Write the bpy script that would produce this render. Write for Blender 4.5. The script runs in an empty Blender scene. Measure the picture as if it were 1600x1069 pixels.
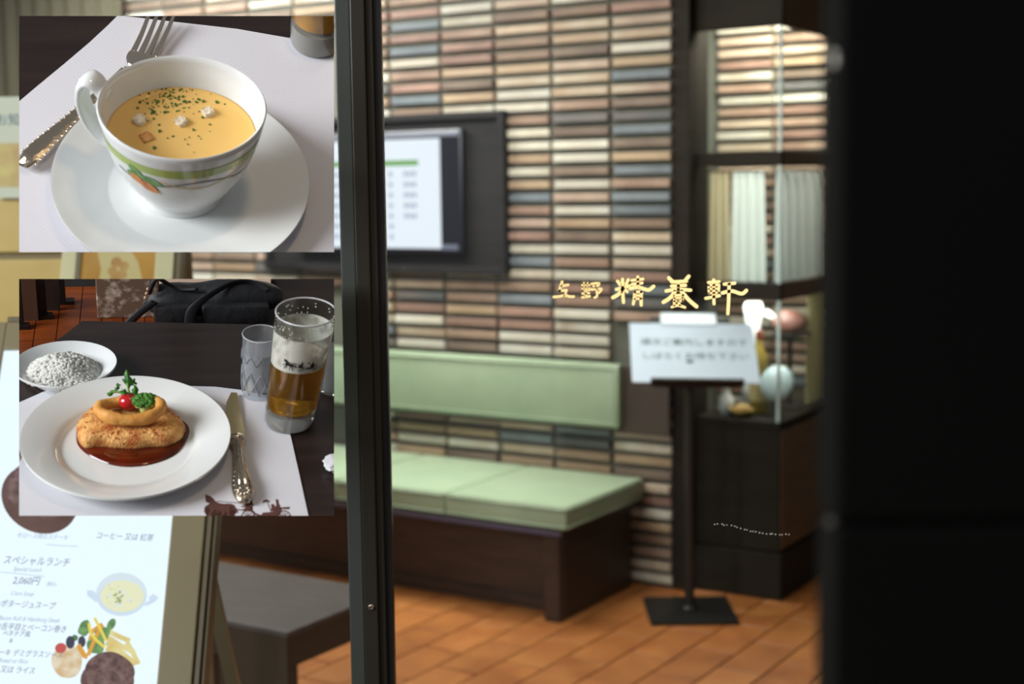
import bpy, bmesh, math, random
from mathutils import Vector, Matrix
random.seed(7)
SC = bpy.context.scene
COL = SC.collection
R = math.radians
V = Vector

# ------------------------------------------------------------------ camera, world, lights, exposure
F = 1600 * 50 / 36.0
PITCH, ROLL, EYE = R(6.1), 0.0125, V((0, 0, 1.63))
fw = V((0, math.cos(PITCH), -math.sin(PITCH)))
_u0 = V((1, 0, 0)).cross(fw)
cr = V((1, 0, 0)) * math.cos(ROLL) - _u0 * math.sin(ROLL)
cu = _u0 * math.cos(ROLL) + V((1, 0, 0)) * math.sin(ROLL)
cam_d = bpy.data.cameras.new('camera')
cam_d.lens, cam_d.sensor_width = 50, 36
cam_d.clip_start = 0.05
cam_d.dof.use_dof = True
cam_d.dof.focus_distance = 1.94
cam_d.dof.aperture_fstop = 3.9
cam = bpy.data.objects.new('camera', cam_d)
COL.objects.link(cam)
cam.matrix_world = Matrix(((cr.x, cu.x, -fw.x, EYE.x), (cr.y, cu.y, -fw.y, EYE.y), (cr.z, cu.z, -fw.z, EYE.z), (0, 0, 0, 1)))
SC.camera = cam

SC.view_settings.view_transform = 'Standard'
SC.view_settings.look = 'None'
SC.view_settings.gamma = 1
SC.view_settings.use_curve_mapping = False
SC.view_settings.exposure = 0.0

w = bpy.data.worlds.new('world')
SC.world = w
w.use_nodes = True
bgn = w.node_tree.nodes['Background']
bgn.inputs[0].default_value = (0.55, 0.58, 0.62, 1)
bgn.inputs[1].default_value = 0.36

TH = R(32.4)
E1 = V((math.cos(TH), -math.sin(TH), 0))
E2 = V((math.sin(TH), math.cos(TH), 0))


def room(a, b, z=0.0):
    return E1 * a + E2 * b + V((0, 0, z))


def area(name, loc, target, sx, sy, power, col):
    l = bpy.data.lights.new(name, 'AREA')
    l.shape = 'RECTANGLE'
    l.size, l.size_y, l.energy, l.color = sx, sy, power, col
    o = bpy.data.objects.new(name, l)
    COL.objects.link(o)
    o.location = loc
    o.rotation_euler = (V(target) - V(loc)).to_track_quat('-Z', 'Y').to_euler()
    return o


# ceiling panels of the waiting room
area('ceiling_light', room(-4.9, 4.3, 2.72), room(-4.8, 5.1, 1.4), 1.5, 0.4, 105, (0.98, 0.98, 0.96))
area('ceiling_light', room(-3.2, 3.9, 2.72), room(-3.1, 4.6, 0.3), 1.0, 0.6, 34, (1, 0.96, 0.9))
area('ceiling_light', room(-2.3, 3.6, 2.72), room(-2.3, 4.2, 0), 0.7, 0.7, 18, (1, 0.9, 0.76))
dl = area('ceiling_light', room(-3.5, 4.72, 2.7), room(-3.5, 4.75, 0), 1.6, 0.3, 13, (0.97, 1, 0.95))
dl.data.spread = R(70)
# lamp inside the glass showcase
area('showcase_light', room(-2.25, 5.5, 2.6), room(-2.25, 5.6, 1.2), 0.3, 0.5, 42, (1, 0.96, 0.9))
area('alcove_light', room(-2.35, 5.9, 2.62), room(-2.2, 6.35, 1.6), 0.5, 0.3, 22, (1, 0.92, 0.8))
sl = area('added_shelf_light', room(-2.24, 5.42, 1.18), room(-2.2, 5.45, 0.7), 0.28, 0.2, 3.6, (1, 0.96, 0.9))  # added lamp, unseen, brightens the showcase below the shelf
# unseen area light added to brighten the sample boards
area('added_board_light', V((-4.0, -0.8, 3.2)), V((-0.45, 1.85, 1.55)), 2.4, 2.0, 325, (0.94, 0.97, 1))
area('added_front_lamp', V((0.1, 0.9, 2.7)), V((-0.45, 1.85, 1.5)), 0.15, 0.15, 3, (1, 0.72, 0.42))  # unseen lamp added for small warm highlights on the boards
cl2 = area('added_front_lamp', V((0.33, 1.5, 2.6)), V((0.33, 2.3, 1.5)), 0.5, 0.1, 4, (1, 0.94, 0.82))  # unseen lamp added to brighten the gilt lettering
cl2.data.spread = R(50)


# ------------------------------------------------------------------ materials
def lin(h):
    if isinstance(h, str):
        h = [int(h[i:i + 2], 16) / 255 for i in (0, 2, 4)]
    else:
        h = [c / 255 for c in h]
    return tuple(c / 12.92 if c <= 0.04045 else ((c + 0.055) / 1.055) ** 2.4 for c in h) + (1,)


def mat(name, col, rough=0.5, metal=0.0, col2=None, nscale=20, bump=0.0, bscale=60, trans=0.0, ior=1.45, emit=0.0,
        stretch=(1, 1, 1), detail=4, spec=0.5, thr=(0.35, 0.65), coat=0.0, sss=0.0, wave=None, rnd=0.0, space='Object'):
    m = bpy.data.materials.new(name)
    m.use_nodes = True
    nt = m.node_tree
    b = nt.nodes['Principled BSDF']
    b.inputs['Base Color'].default_value = lin(col)
    b.inputs['Roughness'].default_value = rough
    b.inputs['Metallic'].default_value = metal
    b.inputs['Transmission Weight'].default_value = trans
    b.inputs['IOR'].default_value = ior
    b.inputs['Specular IOR Level'].default_value = spec
    b.inputs['Coat Weight'].default_value = coat
    b.inputs['Coat Roughness'].default_value = 0.05
    if sss:
        b.inputs['Subsurface Weight'].default_value = sss
        b.inputs['Subsurface Radius'].default_value = (0.01, 0.006, 0.003)
    tc = nt.nodes.new('ShaderNodeTexCoord')
    mp = nt.nodes.new('ShaderNodeMapping')
    mp.inputs['Scale'].default_value = stretch
    nt.links.new(tc.outputs[space], mp.inputs[0])
    out = None
    if col2 is not None:
        n = nt.nodes.new('ShaderNodeTexNoise')
        n.inputs['Scale'].default_value = nscale
        n.inputs['Detail'].default_value = detail
        nt.links.new(mp.outputs[0], n.inputs['Vector'])
        if rnd:
            oi = nt.nodes.new('ShaderNodeObjectInfo')
            ad = nt.nodes.new('ShaderNodeVectorMath')
            ad.operation = 'ADD'
            ml = nt.nodes.new('ShaderNodeMath')
            ml.operation = 'MULTIPLY'
            ml.inputs[1].default_value = 37.0
            nt.links.new(oi.outputs['Random'], ml.inputs[0])
            nt.links.new(mp.outputs[0], ad.inputs[0])
            nt.links.new(ml.outputs[0], ad.inputs[1])
            nt.links.new(ad.outputs[0], n.inputs['Vector'])
        r = nt.nodes.new('ShaderNodeValToRGB')
        r.color_ramp.elements[0].position, r.color_ramp.elements[1].position = thr
        r.color_ramp.elements[0].color = lin(col)
        r.color_ramp.elements[1].color = lin(col2)
        nt.links.new(n.outputs[0], r.inputs[0])
        out = r.outputs[0]
        if rnd:
            hs = nt.nodes.new('ShaderNodeHueSaturation')
            mr = nt.nodes.new('ShaderNodeMapRange')
            mr.inputs['To Min'].default_value = 1 - rnd
            mr.inputs['To Max'].default_value = 1 + rnd
            nt.links.new(oi.outputs['Random'], mr.inputs[0])
            nt.links.new(mr.outputs[0], hs.inputs['Value'])
            nt.links.new(out, hs.inputs['Color'])
            out = hs.outputs[0]
        nt.links.new(out, b.inputs['Base Color'])
    if emit:
        b.inputs['Emission Strength'].default_value = emit
        b.inputs['Emission Color'].default_value = lin(col)
        if out is not None:
            nt.links.new(out, b.inputs['Emission Color'])
    if bump or wave:
        bp = nt.nodes.new('ShaderNodeBump')
        bp.inputs['Strength'].default_value = bump if bump else wave[1]
        bp.inputs['Distance'].default_value = 0.004
        if wave:
            t = nt.nodes.new('ShaderNodeTexWave')
            t.bands_direction = wave[2]
            t.inputs['Scale'].default_value = wave[0]
            t.inputs['Distortion'].default_value = wave[3] if len(wave) > 3 else 0.3
        else:
            t = nt.nodes.new('ShaderNodeTexNoise')
            t.inputs['Scale'].default_value = bscale
            t.inputs['Detail'].default_value = 5
        nt.links.new(mp.outputs[0], t.inputs['Vector'])
        nt.links.new(t.outputs[1] if not wave and False else t.outputs[0 if not wave else 1], bp.inputs['Height'])
        nt.links.new(bp.outputs[0], b.inputs['Normal'])
    return m


def thin_glass(name, tint=(0.96, 0.98, 0.97), gloss=1.0, rough=0.0, haze=0.0):
    m = bpy.data.materials.new(name)
    m.use_nodes = True
    nt = m.node_tree
    nt.nodes.remove(nt.nodes['Principled BSDF'])
    o = nt.nodes['Material Output']
    t = nt.nodes.new('ShaderNodeBsdfTransparent')
    t.inputs[0].default_value = (*tint, 1)
    g = nt.nodes.new('ShaderNodeBsdfGlossy')
    g.inputs['Roughness'].default_value = rough
    fr = nt.nodes.new('ShaderNodeLayerWeight')
    fr.inputs[0].default_value = 0.5
    pw = nt.nodes.new('ShaderNodeMath')
    pw.operation = 'POWER'
    pw.inputs[1].default_value = 5.0
    mu = nt.nodes.new('ShaderNodeMath')
    mu.operation = 'MULTIPLY_ADD'
    mu.inputs[1].default_value = 0.9 * gloss
    mu.inputs[2].default_value = 0.04 * gloss
    mx = nt.nodes.new('ShaderNodeMixShader')
    nt.links.new(fr.outputs['Facing'], pw.inputs[0])
    nt.links.new(pw.outputs[0], mu.inputs[0])
    nt.links.new(mu.outputs[0], mx.inputs[0])
    nt.links.new(t.outputs[0], mx.inputs[1])
    nt.links.new(g.outputs[0], mx.inputs[2])
    last = mx.outputs[0]
    if haze:
        d = nt.nodes.new('ShaderNodeBsdfDiffuse')
        d.inputs[0].default_value = (0.85, 0.87, 0.88, 1)
        m2 = nt.nodes.new('ShaderNodeMixShader')
        m2.inputs[0].default_value = haze
        nt.links.new(last, m2.inputs[1])
        nt.links.new(d.outputs[0], m2.inputs[2])
        last = m2.outputs[0]
    nt.links.new(last, o.inputs[0])
    return m


def soft_mat(name, col, frac):
    """thin or grainy stuff that lets some light through"""
    m = bpy.data.materials.new(name)
    m.use_nodes = True
    nt = m.node_tree
    nt.nodes.remove(nt.nodes['Principled BSDF'])
    d, t, x = nt.nodes.new('ShaderNodeBsdfDiffuse'), nt.nodes.new('ShaderNodeBsdfTranslucent'), nt.nodes.new('ShaderNodeMixShader')
    d.inputs[0].default_value = lin(col)
    t.inputs[0].default_value = lin(col)
    x.inputs[0].default_value = frac
    nt.links.new(d.outputs[0], x.inputs[1])
    nt.links.new(t.outputs[0], x.inputs[2])
    nt.links.new(x.outputs[0], nt.nodes['Material Output'].inputs[0])
    return m


def emat(name, col, strength=1.0, col2=None, nscale=20, thr=(0.35, 0.65)):
    m = mat(name, col, rough=0.6, emit=strength, col2=col2, nscale=nscale, thr=thr, spec=0.0)
    bc = m.node_tree.nodes['Principled BSDF'].inputs['Base Color']
    for l in list(bc.links):
        m.node_tree.links.remove(l)
    bc.default_value = (0.04, 0.04, 0.04, 1)
    return m


# ------------------------------------------------------------------ mesh helpers
def box(bm, x0, x1, y0, y1, z0, z1, bev=0.0):
    r = bmesh.ops.create_cube(bm, size=1)
    vs = r['verts']
    bmesh.ops.scale(bm, verts=vs, vec=(x1 - x0, y1 - y0, z1 - z0))
    bmesh.ops.translate(bm, verts=vs, vec=((x0 + x1) / 2, (y0 + y1) / 2, (z0 + z1) / 2))
    if bev:
        es = list({e for v in vs for e in v.link_edges})
        bmesh.ops.bevel(bm, geom=es, offset=bev, segments=2, affect='EDGES', profile=0.6)
    return bm


def lathe(bm, prof, seg=48, sx=1.0, sy=1.0, cx=0.0, cy=0.0, lean=(0, 0)):
    rings = []
    for (r, z) in prof:
        ox, oy = cx + lean[0] * z, cy + lean[1] * z
        if r < 1e-6:
            rings.append([bm.verts.new((ox, oy, z))])
        else:
            rings.append([bm.verts.new((ox + sx * r * math.cos(2 * math.pi * i / seg), oy + sy * r * math.sin(2 * math.pi * i / seg), z)) for i in range(seg)])
    for a, b in zip(rings, rings[1:]):
        if len(a) == 1 and len(b) == 1:
            continue
        for i in range(seg):
            j = (i + 1) % seg
            if len(a) == 1:
                bm.faces.new((a[0], b[j], b[i]))
            elif len(b) == 1:
                bm.faces.new((a[i], a[j], b[0]))
            else:
                bm.faces.new((a[i], a[j], b[j], b[i]))
    return bm


def tube(bm, pts, rad, seg=10, closed=False, flat=None, caps=True, up=V((0, 0, 1)), side=None):
    """sweep an ellipse (rad, rad*flat) along pts"""
    pts = [V(p) for p in pts]
    n = len(pts)
    rads = rad if isinstance(rad, (list, tuple)) else [rad] * n
    fl = flat if isinstance(flat, (list, tuple)) else [flat if flat else 1.0] * n
    rings = []
    for i, p in enumerate(pts):
        if closed:
            t = pts[(i + 1) % n] - pts[i - 1]
        else:
            t = pts[min(i + 1, n - 1)] - pts[max(i - 1, 0)]
        t.normalize()
        s = side.copy() if side is not None else t.cross(up)
        if s.length < 1e-4:
            s = t.cross(V((1, 0, 0)))
        s.normalize()
        q = s.cross(t)
        rings.append([bm.verts.new(p + s * rads[i] * math.cos(2 * math.pi * k / seg) + q * rads[i] * fl[i] * math.sin(2 * math.pi * k / seg)) for k in range(seg)])
    rng = range(n) if closed else range(n - 1)
    for i in rng:
        a, b = rings[i], rings[(i + 1) % n]
        for k in range(seg):
            j = (k + 1) % seg
            bm.faces.new((a[k], a[j], b[j], b[k]))
    if caps and not closed:
        bm.faces.new(rings[0][::-1])
        bm.faces.new(rings[-1])
    return bm


def prism(bm, poly, z0, z1):
    """extrude a 2D polygon (x, y) from z0 to z1"""
    a = [bm.verts.new((x, y, z0)) for x, y in poly]
    b = [bm.verts.new((x, y, z1)) for x, y in poly]
    n = len(poly)
    f1 = bm.faces.new(a[::-1])
    f2 = bm.faces.new(b)
    for i in range(n):
        bm.faces.new((a[i], a[(i + 1) % n], b[(i + 1) % n], b[i]))
    if n > 4:
        bmesh.ops.triangulate(bm, faces=[f1, f2])
    return bm


def ball(bm, c, rx, ry, rz, sub=2, jit=0.0):
    r = bmesh.ops.create_icosphere(bm, subdivisions=sub, radius=1)
    for v in r['verts']:
        k = 1 + random.uniform(-jit, jit)
        v.co = V((c[0] + v.co.x * rx * k, c[1] + v.co.y * ry * k, c[2] + v.co.z * rz * k))
    return bm


def catmull(pts, n=6):
    pts = [V(p) for p in pts]
    out = []
    for i in range(len(pts) - 1):
        p0, p1, p2, p3 = pts[max(i - 1, 0)], pts[i], pts[i + 1], pts[min(i + 2, len(pts) - 1)]
        for k in range(n):
            t = k / n
            out.append(0.5 * ((2 * p1) + (p2 - p0) * t + (2 * p0 - 5 * p1 + 4 * p2 - p3) * t * t + (-p0 + 3 * p1 - 3 * p2 + p3) * t ** 3))
    out.append(pts[-1])
    return out


def obj(name, bm, m, parent=None, mw=None, smooth=False, trim=None):
    bmesh.ops.recalc_face_normals(bm, faces=bm.faces)
    if trim:
        trim(bm, mw if mw is not None else Matrix())
    me = bpy.data.meshes.new(name)
    bm.to_mesh(me)
    bm.free()
    if m is not None:
        for q in (m if isinstance(m, (list, tuple)) else [m]):
            me.materials.append(q)
    if smooth:
        for p in me.polygons:
            p.use_smooth = True
        if smooth is not True:
            try:
                me.set_sharp_from_angle(angle=R(smooth))
            except Exception:
                pass
    o = bpy.data.objects.new(name, me)
    COL.objects.link(o)
    if parent is not None:
        o.parent = parent
    elif mw is not None:
        o.matrix_world = mw
    return o


def nb():
    return bmesh.new()


def tag(o, label, cat, group=None, kind=None):
    o['label'] = label
    o['category'] = cat
    if group:
        o['group'] = group
    if kind:
        o['kind'] = kind
    return o


def thing(name, label, cat, mw, group=None):
    o = bpy.data.objects.new(name, None)
    o.empty_display_size = 0.05
    COL.objects.link(o)
    o.matrix_world = mw
    return tag(o, label, cat, group)


def struct(o):
    o['kind'] = 'structure'
    return o


def RM(a, b, z=0.0, rot=0.0):
    return Matrix.Translation(room(a, b, z)) @ Matrix.Rotation(-TH + rot, 4, 'Z')


def text_mesh(s, size, shear=0.0, thick=0.0004, align='LEFT'):
    c = bpy.data.curves.new('lettering', 'FONT')
    c.body, c.size, c.shear, c.extrude, c.align_x = s, size, shear, thick, align
    c.resolution_u = 3
    o = bpy.data.objects.new('lettering', c)
    COL.objects.link(o)
    dg = bpy.context.evaluated_depsgraph_get()
    me = bpy.data.meshes.new_from_object(o.evaluated_get(dg))
    bm = nb()
    bm.from_mesh(me)
    bpy.data.objects.remove(o)
    bpy.data.curves.remove(c)
    bpy.data.meshes.remove(me)
    return bm


def xf(bm, m):
    bmesh.ops.transform(bm, matrix=m, verts=bm.verts)
    return bm


def ray(px, py):
    return fw + cr * ((px - 800) / F) - cu * ((py - 534.5) / F)


# ------------------------------------------------------------------ room shell
M_mortar = mat('mortar', (92, 92, 82), 0.9, bump=0.3, bscale=120)
M_floorbase = mat('grout', (84, 58, 38), 0.8)
M_dark = mat('dark_paint', (38, 36, 32), 0.45)
M_black = mat('black_metal', (22, 21, 20), 0.4, spec=0.4)
M_ceil = mat('ceiling_paint', (205, 198, 184), 0.9)
M_wallp = mat('plain_plaster', (120, 108, 88), 0.9)

floor = obj('floor', box(nb(), -4.5, 4.5, -3, 8.5, -0.1, -0.006), M_floorbase)
struct(floor)
ceil = obj('ceiling', box(nb(), -5.4, 4.2, -0.3, 4.6, 0, 0.1), M_ceil, mw=RM(-2.2, 2.7, 2.76))
struct(ceil)
WB = 5.14
wl = -5.72
wall = obj('wall_back', box(nb(), -2.2, 3.23, 0.012, 0.16, 0, 2.76), M_mortar, mw=RM(wl, WB, 0))
struct(wall)
walcove = obj('wall_alcove', box(nb(), 0, 2.2, 0.012, 0.16, 0, 2.76), M_mortar, mw=RM(-3.0, 6.2, 0))
struct(walcove)
wleft = obj('wall_left', box(nb(), -0.1, 0, -2.6, 0.0, 0, 2.76), M_wallp, mw=RM(-7.6, WB, 0))
struct(wleft)

# bricks: long thin ribbed tiles, stack-bonded
bcols = [((208, 203, 186), (176, 156, 132)), ((196, 186, 164), (210, 205, 190)), ((176, 148, 128), (196, 176, 150)),
         ((168, 140, 118), (142, 112, 94)), ((156, 128, 100), (176, 150, 118)), ((128, 104, 86), (152, 124, 100)),
         ((100, 108, 112), (122, 130, 132)), ((92, 94, 94), (112, 104, 98)), ((184, 156, 126), (204, 190, 164)),
         ((140, 108, 92), (164, 128, 110)), ((214, 208, 188), (190, 180, 156)), ((112, 92, 78), (134, 114, 96))]
bw = [12, 11, 13, 13, 11, 11, 12, 8, 9, 10, 6, 8]
Mb = [mat('brick_glaze', c1, 0.55, col2=c2, nscale=5, stretch=(1, 0.2, 0.3), wave=(18, 0.5, 'X', 0.5), rnd=0.14, detail=2) for c1, c2 in [[tuple(int(v * 0.86 + 6) for v in c) for c in p] for p in bcols]]
PW, PHH, BW, BH = 0.2775, 0.0538, 0.26, 0.0325
brick_me = []
for k, m in enumerate(Mb):
    row = []
    for d in (0.012, 0.017, 0.022):
        bm = box(nb(), -BW / 2, BW / 2, -d, 0.014, -BH / 2, BH / 2)
        fr = [f for f in bm.faces if f.normal.y < -0.9]
        bmesh.ops.inset_region(bm, faces=fr, thickness=0.004, depth=0.003)
        me = bpy.data.meshes.new('brick')
        bmesh.ops.recalc_face_normals(bm, faces=bm.faces)
        bm.to_mesh(me)
        bm.free()
        me.materials.append(m)
        row.append(me)
    brick_me.append(row)


def projpx(p):
    v = V(p) - EYE
    z = v.dot(fw)
    return 800 + F * v.dot(cr) / z, 534.5 - F * v.dot(cu) / z


def lay_bricks(wallobj, org, a_right, ncol, nrow, hidden, limit):
    cand, rest = [], []
    for i in range(ncol):
        a = a_right - BW / 2 - 0.004 - i * PW
        for j in range(nrow):
            z = 0.02 + BH / 2 + j * PHH
            x, y = projpx(room(a, org[1], z))
            if not (-30 < x < 1330 and -20 < y < 1080):
                continue
            q = random.random()
            k = random.choices(range(12), bw)[0]
            hid = any(x0 < x < x1 and y0 < y < y1 for x0, y0, x1, y1 in hidden)
            (rest if hid else cand).append((i, a, z, k))
    cand.sort(key=lambda t: t[0])
    for i, a, z, k in cand[:limit]:
        o = bpy.data.objects.new('brick', random.choice(brick_me[k]))
        COL.objects.link(o)
        o.parent = wallobj
        o.location = (a - org[0] + random.uniform(-0.002, 0.002), random.uniform(-0.003, 0.003), z)
    far = cand[limit:]
    if far:
        bm = nb()
        for i, a, z, k in far:
            n0 = len(bm.faces)
            box(bm, a - org[0] - BW / 2, a - org[0] + BW / 2, -random.choice((0.015, 0.02, 0.025)), 0.014, z - BH / 2, z + BH / 2)
            bm.faces.ensure_lookup_table()
            for f in bm.faces[n0:]:
                f.material_index = k
        o = obj('far_bricks', bm, Mb, wallobj)
        o['kind'] = 'stuff'


HID = [(440, 185, 800, 418), (30, 40, 515, 385), (30, 445, 515, 800), (640, 562, 975, 640), (620, 745, 985, 1069),
       (980, 515, 1165, 585), (30, 700, 600, 1069), (-40, 0, 25, 1069), (1080, 0, 1400, 1069)]
lay_bricks(wall, (wl, WB), -2.495, 15, 50, HID, 296)
HID2 = [(0, 0, 1085, 1069), (1290, 0, 1500, 1069), (0, 670, 1500, 1069)]
lay_bricks(walcove, (-3.0, 6.2), -1.95, 4, 50, HID2, 296)

# terracotta floor tiles
Mt = [mat('terracotta', c, 0.42, col2=c2, nscale=7, bump=0.15, bscale=30, rnd=0.12) for c, c2 in
      (((158, 98, 48), (134, 78, 37)), ((148, 88, 42), (164, 106, 54)), ((164, 104, 53), (140, 82, 38)))]
TW, TL = 0.167, 0.32
tile_me = []
for m in Mt:
    bm = box(nb(), -TW / 2 + 0.003, TW / 2 - 0.003, -TL / 2 + 0.003, TL / 2 - 0.003, -0.006, 0.0)
    es = [e for e in bm.edges if all(v.co.z > -0.001 for v in e.verts)]
    bmesh.ops.bevel(bm, geom=es, offset=0.002, segments=1, affect='EDGES')
    me = bpy.data.meshes.new('floor_tile')
    bmesh.ops.recalc_face_normals(bm, faces=bm.faces)
    bm.to_mesh(me)
    bm.free()
    me.materials.append(m)
    tile_me.append(me)
for i in range(26):
    a = -2.615 + TW / 2 + (i - 17) * TW
    for j in range(-4, 7):
        b = 3.87 + TL / 2 + j * TL + (0.16 if i % 2 else 0.0)
        if b > 6.1 or (b > 5.2 and a < -2.5):
            continue
        o = bpy.data.objects.new('floor_tile', random.choice(tile_me))
        COL.objects.link(o)
        o.parent = floor
        o.location = room(a, b, 0)
        o.rotation_euler = (0, 0, -TH)

# ------------------------------------------------------------------ shop front: mullion, glass, near door
M_mull = mat('bronze_anodised', (44, 40, 34), 0.38, metal=0.3)
M_mull2 = mat('grey_anodised', (60, 64, 60), 0.4, metal=0.2)
M_steel = mat('steel', (170, 160, 140), 0.25, metal=1)
GY = 2.3
bm = box(nb(), -0.248, -0.225, GY - 0.03, GY + 0.03, 0, 2.76, 0.002)
mull = obj('trim_1', bm, M_mull)
struct(mull)
obj('flange', box(nb(), -0.2722, -0.2485, GY - 0.026, GY + 0.026, 0, 2.76, 0.002), M_mull2, mull)
obj('glazing_bead', box(nb(), -0.2245, -0.213, GY - 0.022, GY + 0.022, 0, 2.76, 0.0015), M_mull, mull)
obj('rubber_seal', box(nb(), -0.2128, -0.2015, GY - 0.016, GY + 0.016, 0, 2.76, 0.001), M_black, mull)
bm = nb()
lathe(bm, [(0, 0.004), (0.0022, 0.003), (0.003, 0.0042), (0.0048, 0.003), (0.0052, 0)], 20)
xf(bm, Matrix.Translation((-0.2357, GY - 0.03, 0.954)) @ Matrix.Rotation(R(90), 4, 'X'))
obj('screw', bm, M_steel, mull, smooth=True)
M_pane = thin_glass('clear_pane', (0.97, 0.985, 0.98), 0.7)
for n, x0, x1 in (('window_1', -1.5, -0.2735), ('window_2', -0.2, 0.68)):
    struct(obj(n, box(nb(), x0, x1, GY - 0.003, GY + 0.003, 0.0, 2.76), M_pane))

bm = nb()
for k in range(24):
    d = ray(1117 + k * 5.0 + random.uniform(-1.5, 1.5), 818 + 18 / (1 + math.exp(-(k - 9) / 3.2)) + random.uniform(-0.8, 0.8))
    p = EYE + d * ((GY - 0.0035) / d.y)
    ball(bm, p, 0.0013, 0.0003, 0.0009, 1)
o = obj('scratch_dots', bm, mat('scratch_white', (200, 200, 196), 0.8), bpy.data.objects['window_2'])  # pale scratch dots on the pane
o['kind'] = 'stuff'

M_door = mat('black_door', (9, 9, 7), 0.7, spec=0.08, col2=(6, 6, 5), nscale=2)
dr = obj('door_1', box(nb(), 0.143, 0.9, 0.62, 0.66, 0.0, 1.478, 0.003), M_door)
struct(dr)
obj('upper_leaf', box(nb(), 0.143, 0.9, 0.62, 0.66, 1.4815, 2.6, 0.003), M_door, dr)
M_hinge = mat('dull_hinge', (120, 116, 108), 0.35, metal=0.9)
for z, s in ((1.685, 1.0), (1.4795, 0.6)):
    bm = nb()
    tube(bm, [(0.1435, 0.63, z - 0.003 * s), (0.1435, 0.63, z + 0.003 * s)], 0.0035 * s, 12, up=V((0, 1, 0)))
    obj('hinge_pin', bm, M_hinge, dr, smooth=40)

# gilt lettering on the right-hand pane
M_gold = mat('gilt_paint', (232, 204, 142), 0.5, emit=0.0, col2=(236, 210, 152), nscale=300)
LY = GY - 0.0035


def strokes_mesh(strokes):
    bm = nb()
    for wd, pts in strokes:
        P = []
        for zx, zy in pts:
            d = ray(850 + zx / 4.706, 420 + zy / 4.706)
            P.append(EYE + d * (LY / d.y))
        r = wd * 1.12 / 4.706 / F * GY / 2
        fine = catmull(P, 5) if len(P) > 2 else [P[0].lerp(P[1], k / 4) for k in range(5)]
        pl, pr_ = [], []
        n = len(fine)
        for i, p in enumerate(fine):
            t = (fine[min(i + 1, n - 1)] - fine[max(i - 1, 0)]).normalized()
            s = V((-t.z, 0, t.x))
            pl.append(p + s * r)
            pr_.append(p - s * r)
        t0 = (fine[1] - fine[0]).normalized()
        t1 = (fine[-1] - fine[-2]).normalized()

        def cap(c, t, flip):
            s = V((-t.z, 0, t.x))
            return [c + s * r * math.cos(a) + t * r * math.sin(a) for a in [math.pi * k / 6 for k in range(1, 6)]]
        for y0, sgn in ((0, 1),):
            va = [bm.verts.new(p) for p in pl]
            vb = [bm.verts.new(p) for p in pr_]
            for i in range(n - 1):
                bm.faces.new((va[i], va[i + 1], vb[i + 1], vb[i]))
            ce = [bm.verts.new(p) for p in cap(fine[-1], t1, 0)]
            bm.faces.new([va[-1]] + ce + [vb[-1]])
            cs = [bm.verts.new(p) for p in cap(fine[0], -t0, 0)]
            bm.faces.new([vb[0]] + cs + [va[0]])
    g = bmesh.ops.extrude_face_region(bm, geom=list(bm.faces))
    bmesh.ops.translate(bm, vec=(0, 0.0005, 0), verts=[e for e in g['geom'] if isinstance(e, bmesh.types.BMVert)])
    return bm


CH = [
    [(19, [(133, 97), (122, 132), (113, 163)]), (17, [(130, 127), (178, 119)]), (17, [(113, 163), (166, 158)]), (17, [(164, 160), (152, 203)]),
     (18, [(72, 208), (110, 204), (160, 196), (185, 204), (218, 205)])],
    [(14, [(280, 106), (333, 106)]), (14, [(281, 106), (284, 160)]), (14, [(333, 106), (331, 160)]), (12, [(282, 134), (332, 134)]), (13, [(284, 160), (332, 158)]),
     (15, [(307, 106), (307, 208)]), (14, [(283, 183), (332, 180)]), (16, [(280, 211), (310, 207), (336, 202)]),
     (15, [(350, 110), (408, 108), (380, 138)]), (15, [(345, 154), (392, 150), (424, 149), (404, 178)]), (15, [(386, 152), (390, 200), (371, 213)]), (13, [(362, 128), (392, 143)])],
    [(21, [(541, 92), (560, 118)]), (20, [(620, 80), (604, 112)]), (22, [(533, 152), (580, 140), (628, 126)]), (22, [(578, 78), (578, 160), (584, 247)]),
     (24, [(575, 155), (548, 188), (506, 212)]), (20, [(596, 152), (612, 170)]),
     (18, [(645, 86), (728, 76)]), (18, [(648, 114), (722, 105)]), (19, [(690, 60), (692, 140)]),
     (23, [(634, 146), (690, 136), (740, 150), (772, 156), (806, 130)]),
     (20, [(668, 172), (664, 220), (656, 260)]), (18, [(668, 172), (716, 170)]), (21, [(717, 172), (714, 220), (715, 268)]), (14, [(668, 198), (714, 196)]), (14, [(666, 222), (714, 220)])],
    [(24, [(918, 68), (942, 92)]), (24, [(1064, 56), (1038, 88)]), (21, [(938, 97), (1048, 92)]), (21, [(938, 128), (1040, 122)]), (22, [(898, 164), (980, 152), (1078, 158)]),
     (20, [(988, 95), (988, 155)]), (25, [(962, 168), (930, 212), (878, 246)]), (25, [(1012, 166), (1062, 226), (1122, 278)]),
     (16, [(958, 196), (1022, 194)]), (16, [(957, 198), (958, 270)]), (16, [(1021, 196), (1020, 236)]), (13, [(958, 216), (1020, 214)]), (14, [(958, 238), (1020, 236)]),
     (17, [(940, 282), (985, 270), (1036, 284)]), (15, [(986, 238), (1000, 268)])],
    [(18, [(1208, 101), (1288, 95)]), (20, [(1248, 82), (1250, 258)]), (15, [(1211, 122), (1288, 118)]), (15, [(1211, 122), (1213, 178)]), (15, [(1287, 118), (1284, 178)]),
     (13, [(1213, 149), (1285, 146)]), (15, [(1213, 180), (1284, 176)]), (20, [(1190, 218), (1240, 208), (1290, 198)]),
     (21, [(1326, 114), (1402, 106)]), (22, [(1362, 112), (1358, 220), (1352, 330)]), (23, [(1312, 178), (1380, 164), (1440, 182), (1466, 180), (1488, 160)])],
]
let = thing('shop_lettering', 'row of five gilt brush-style characters painted on the glass pane', 'lettering', Matrix())
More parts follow.
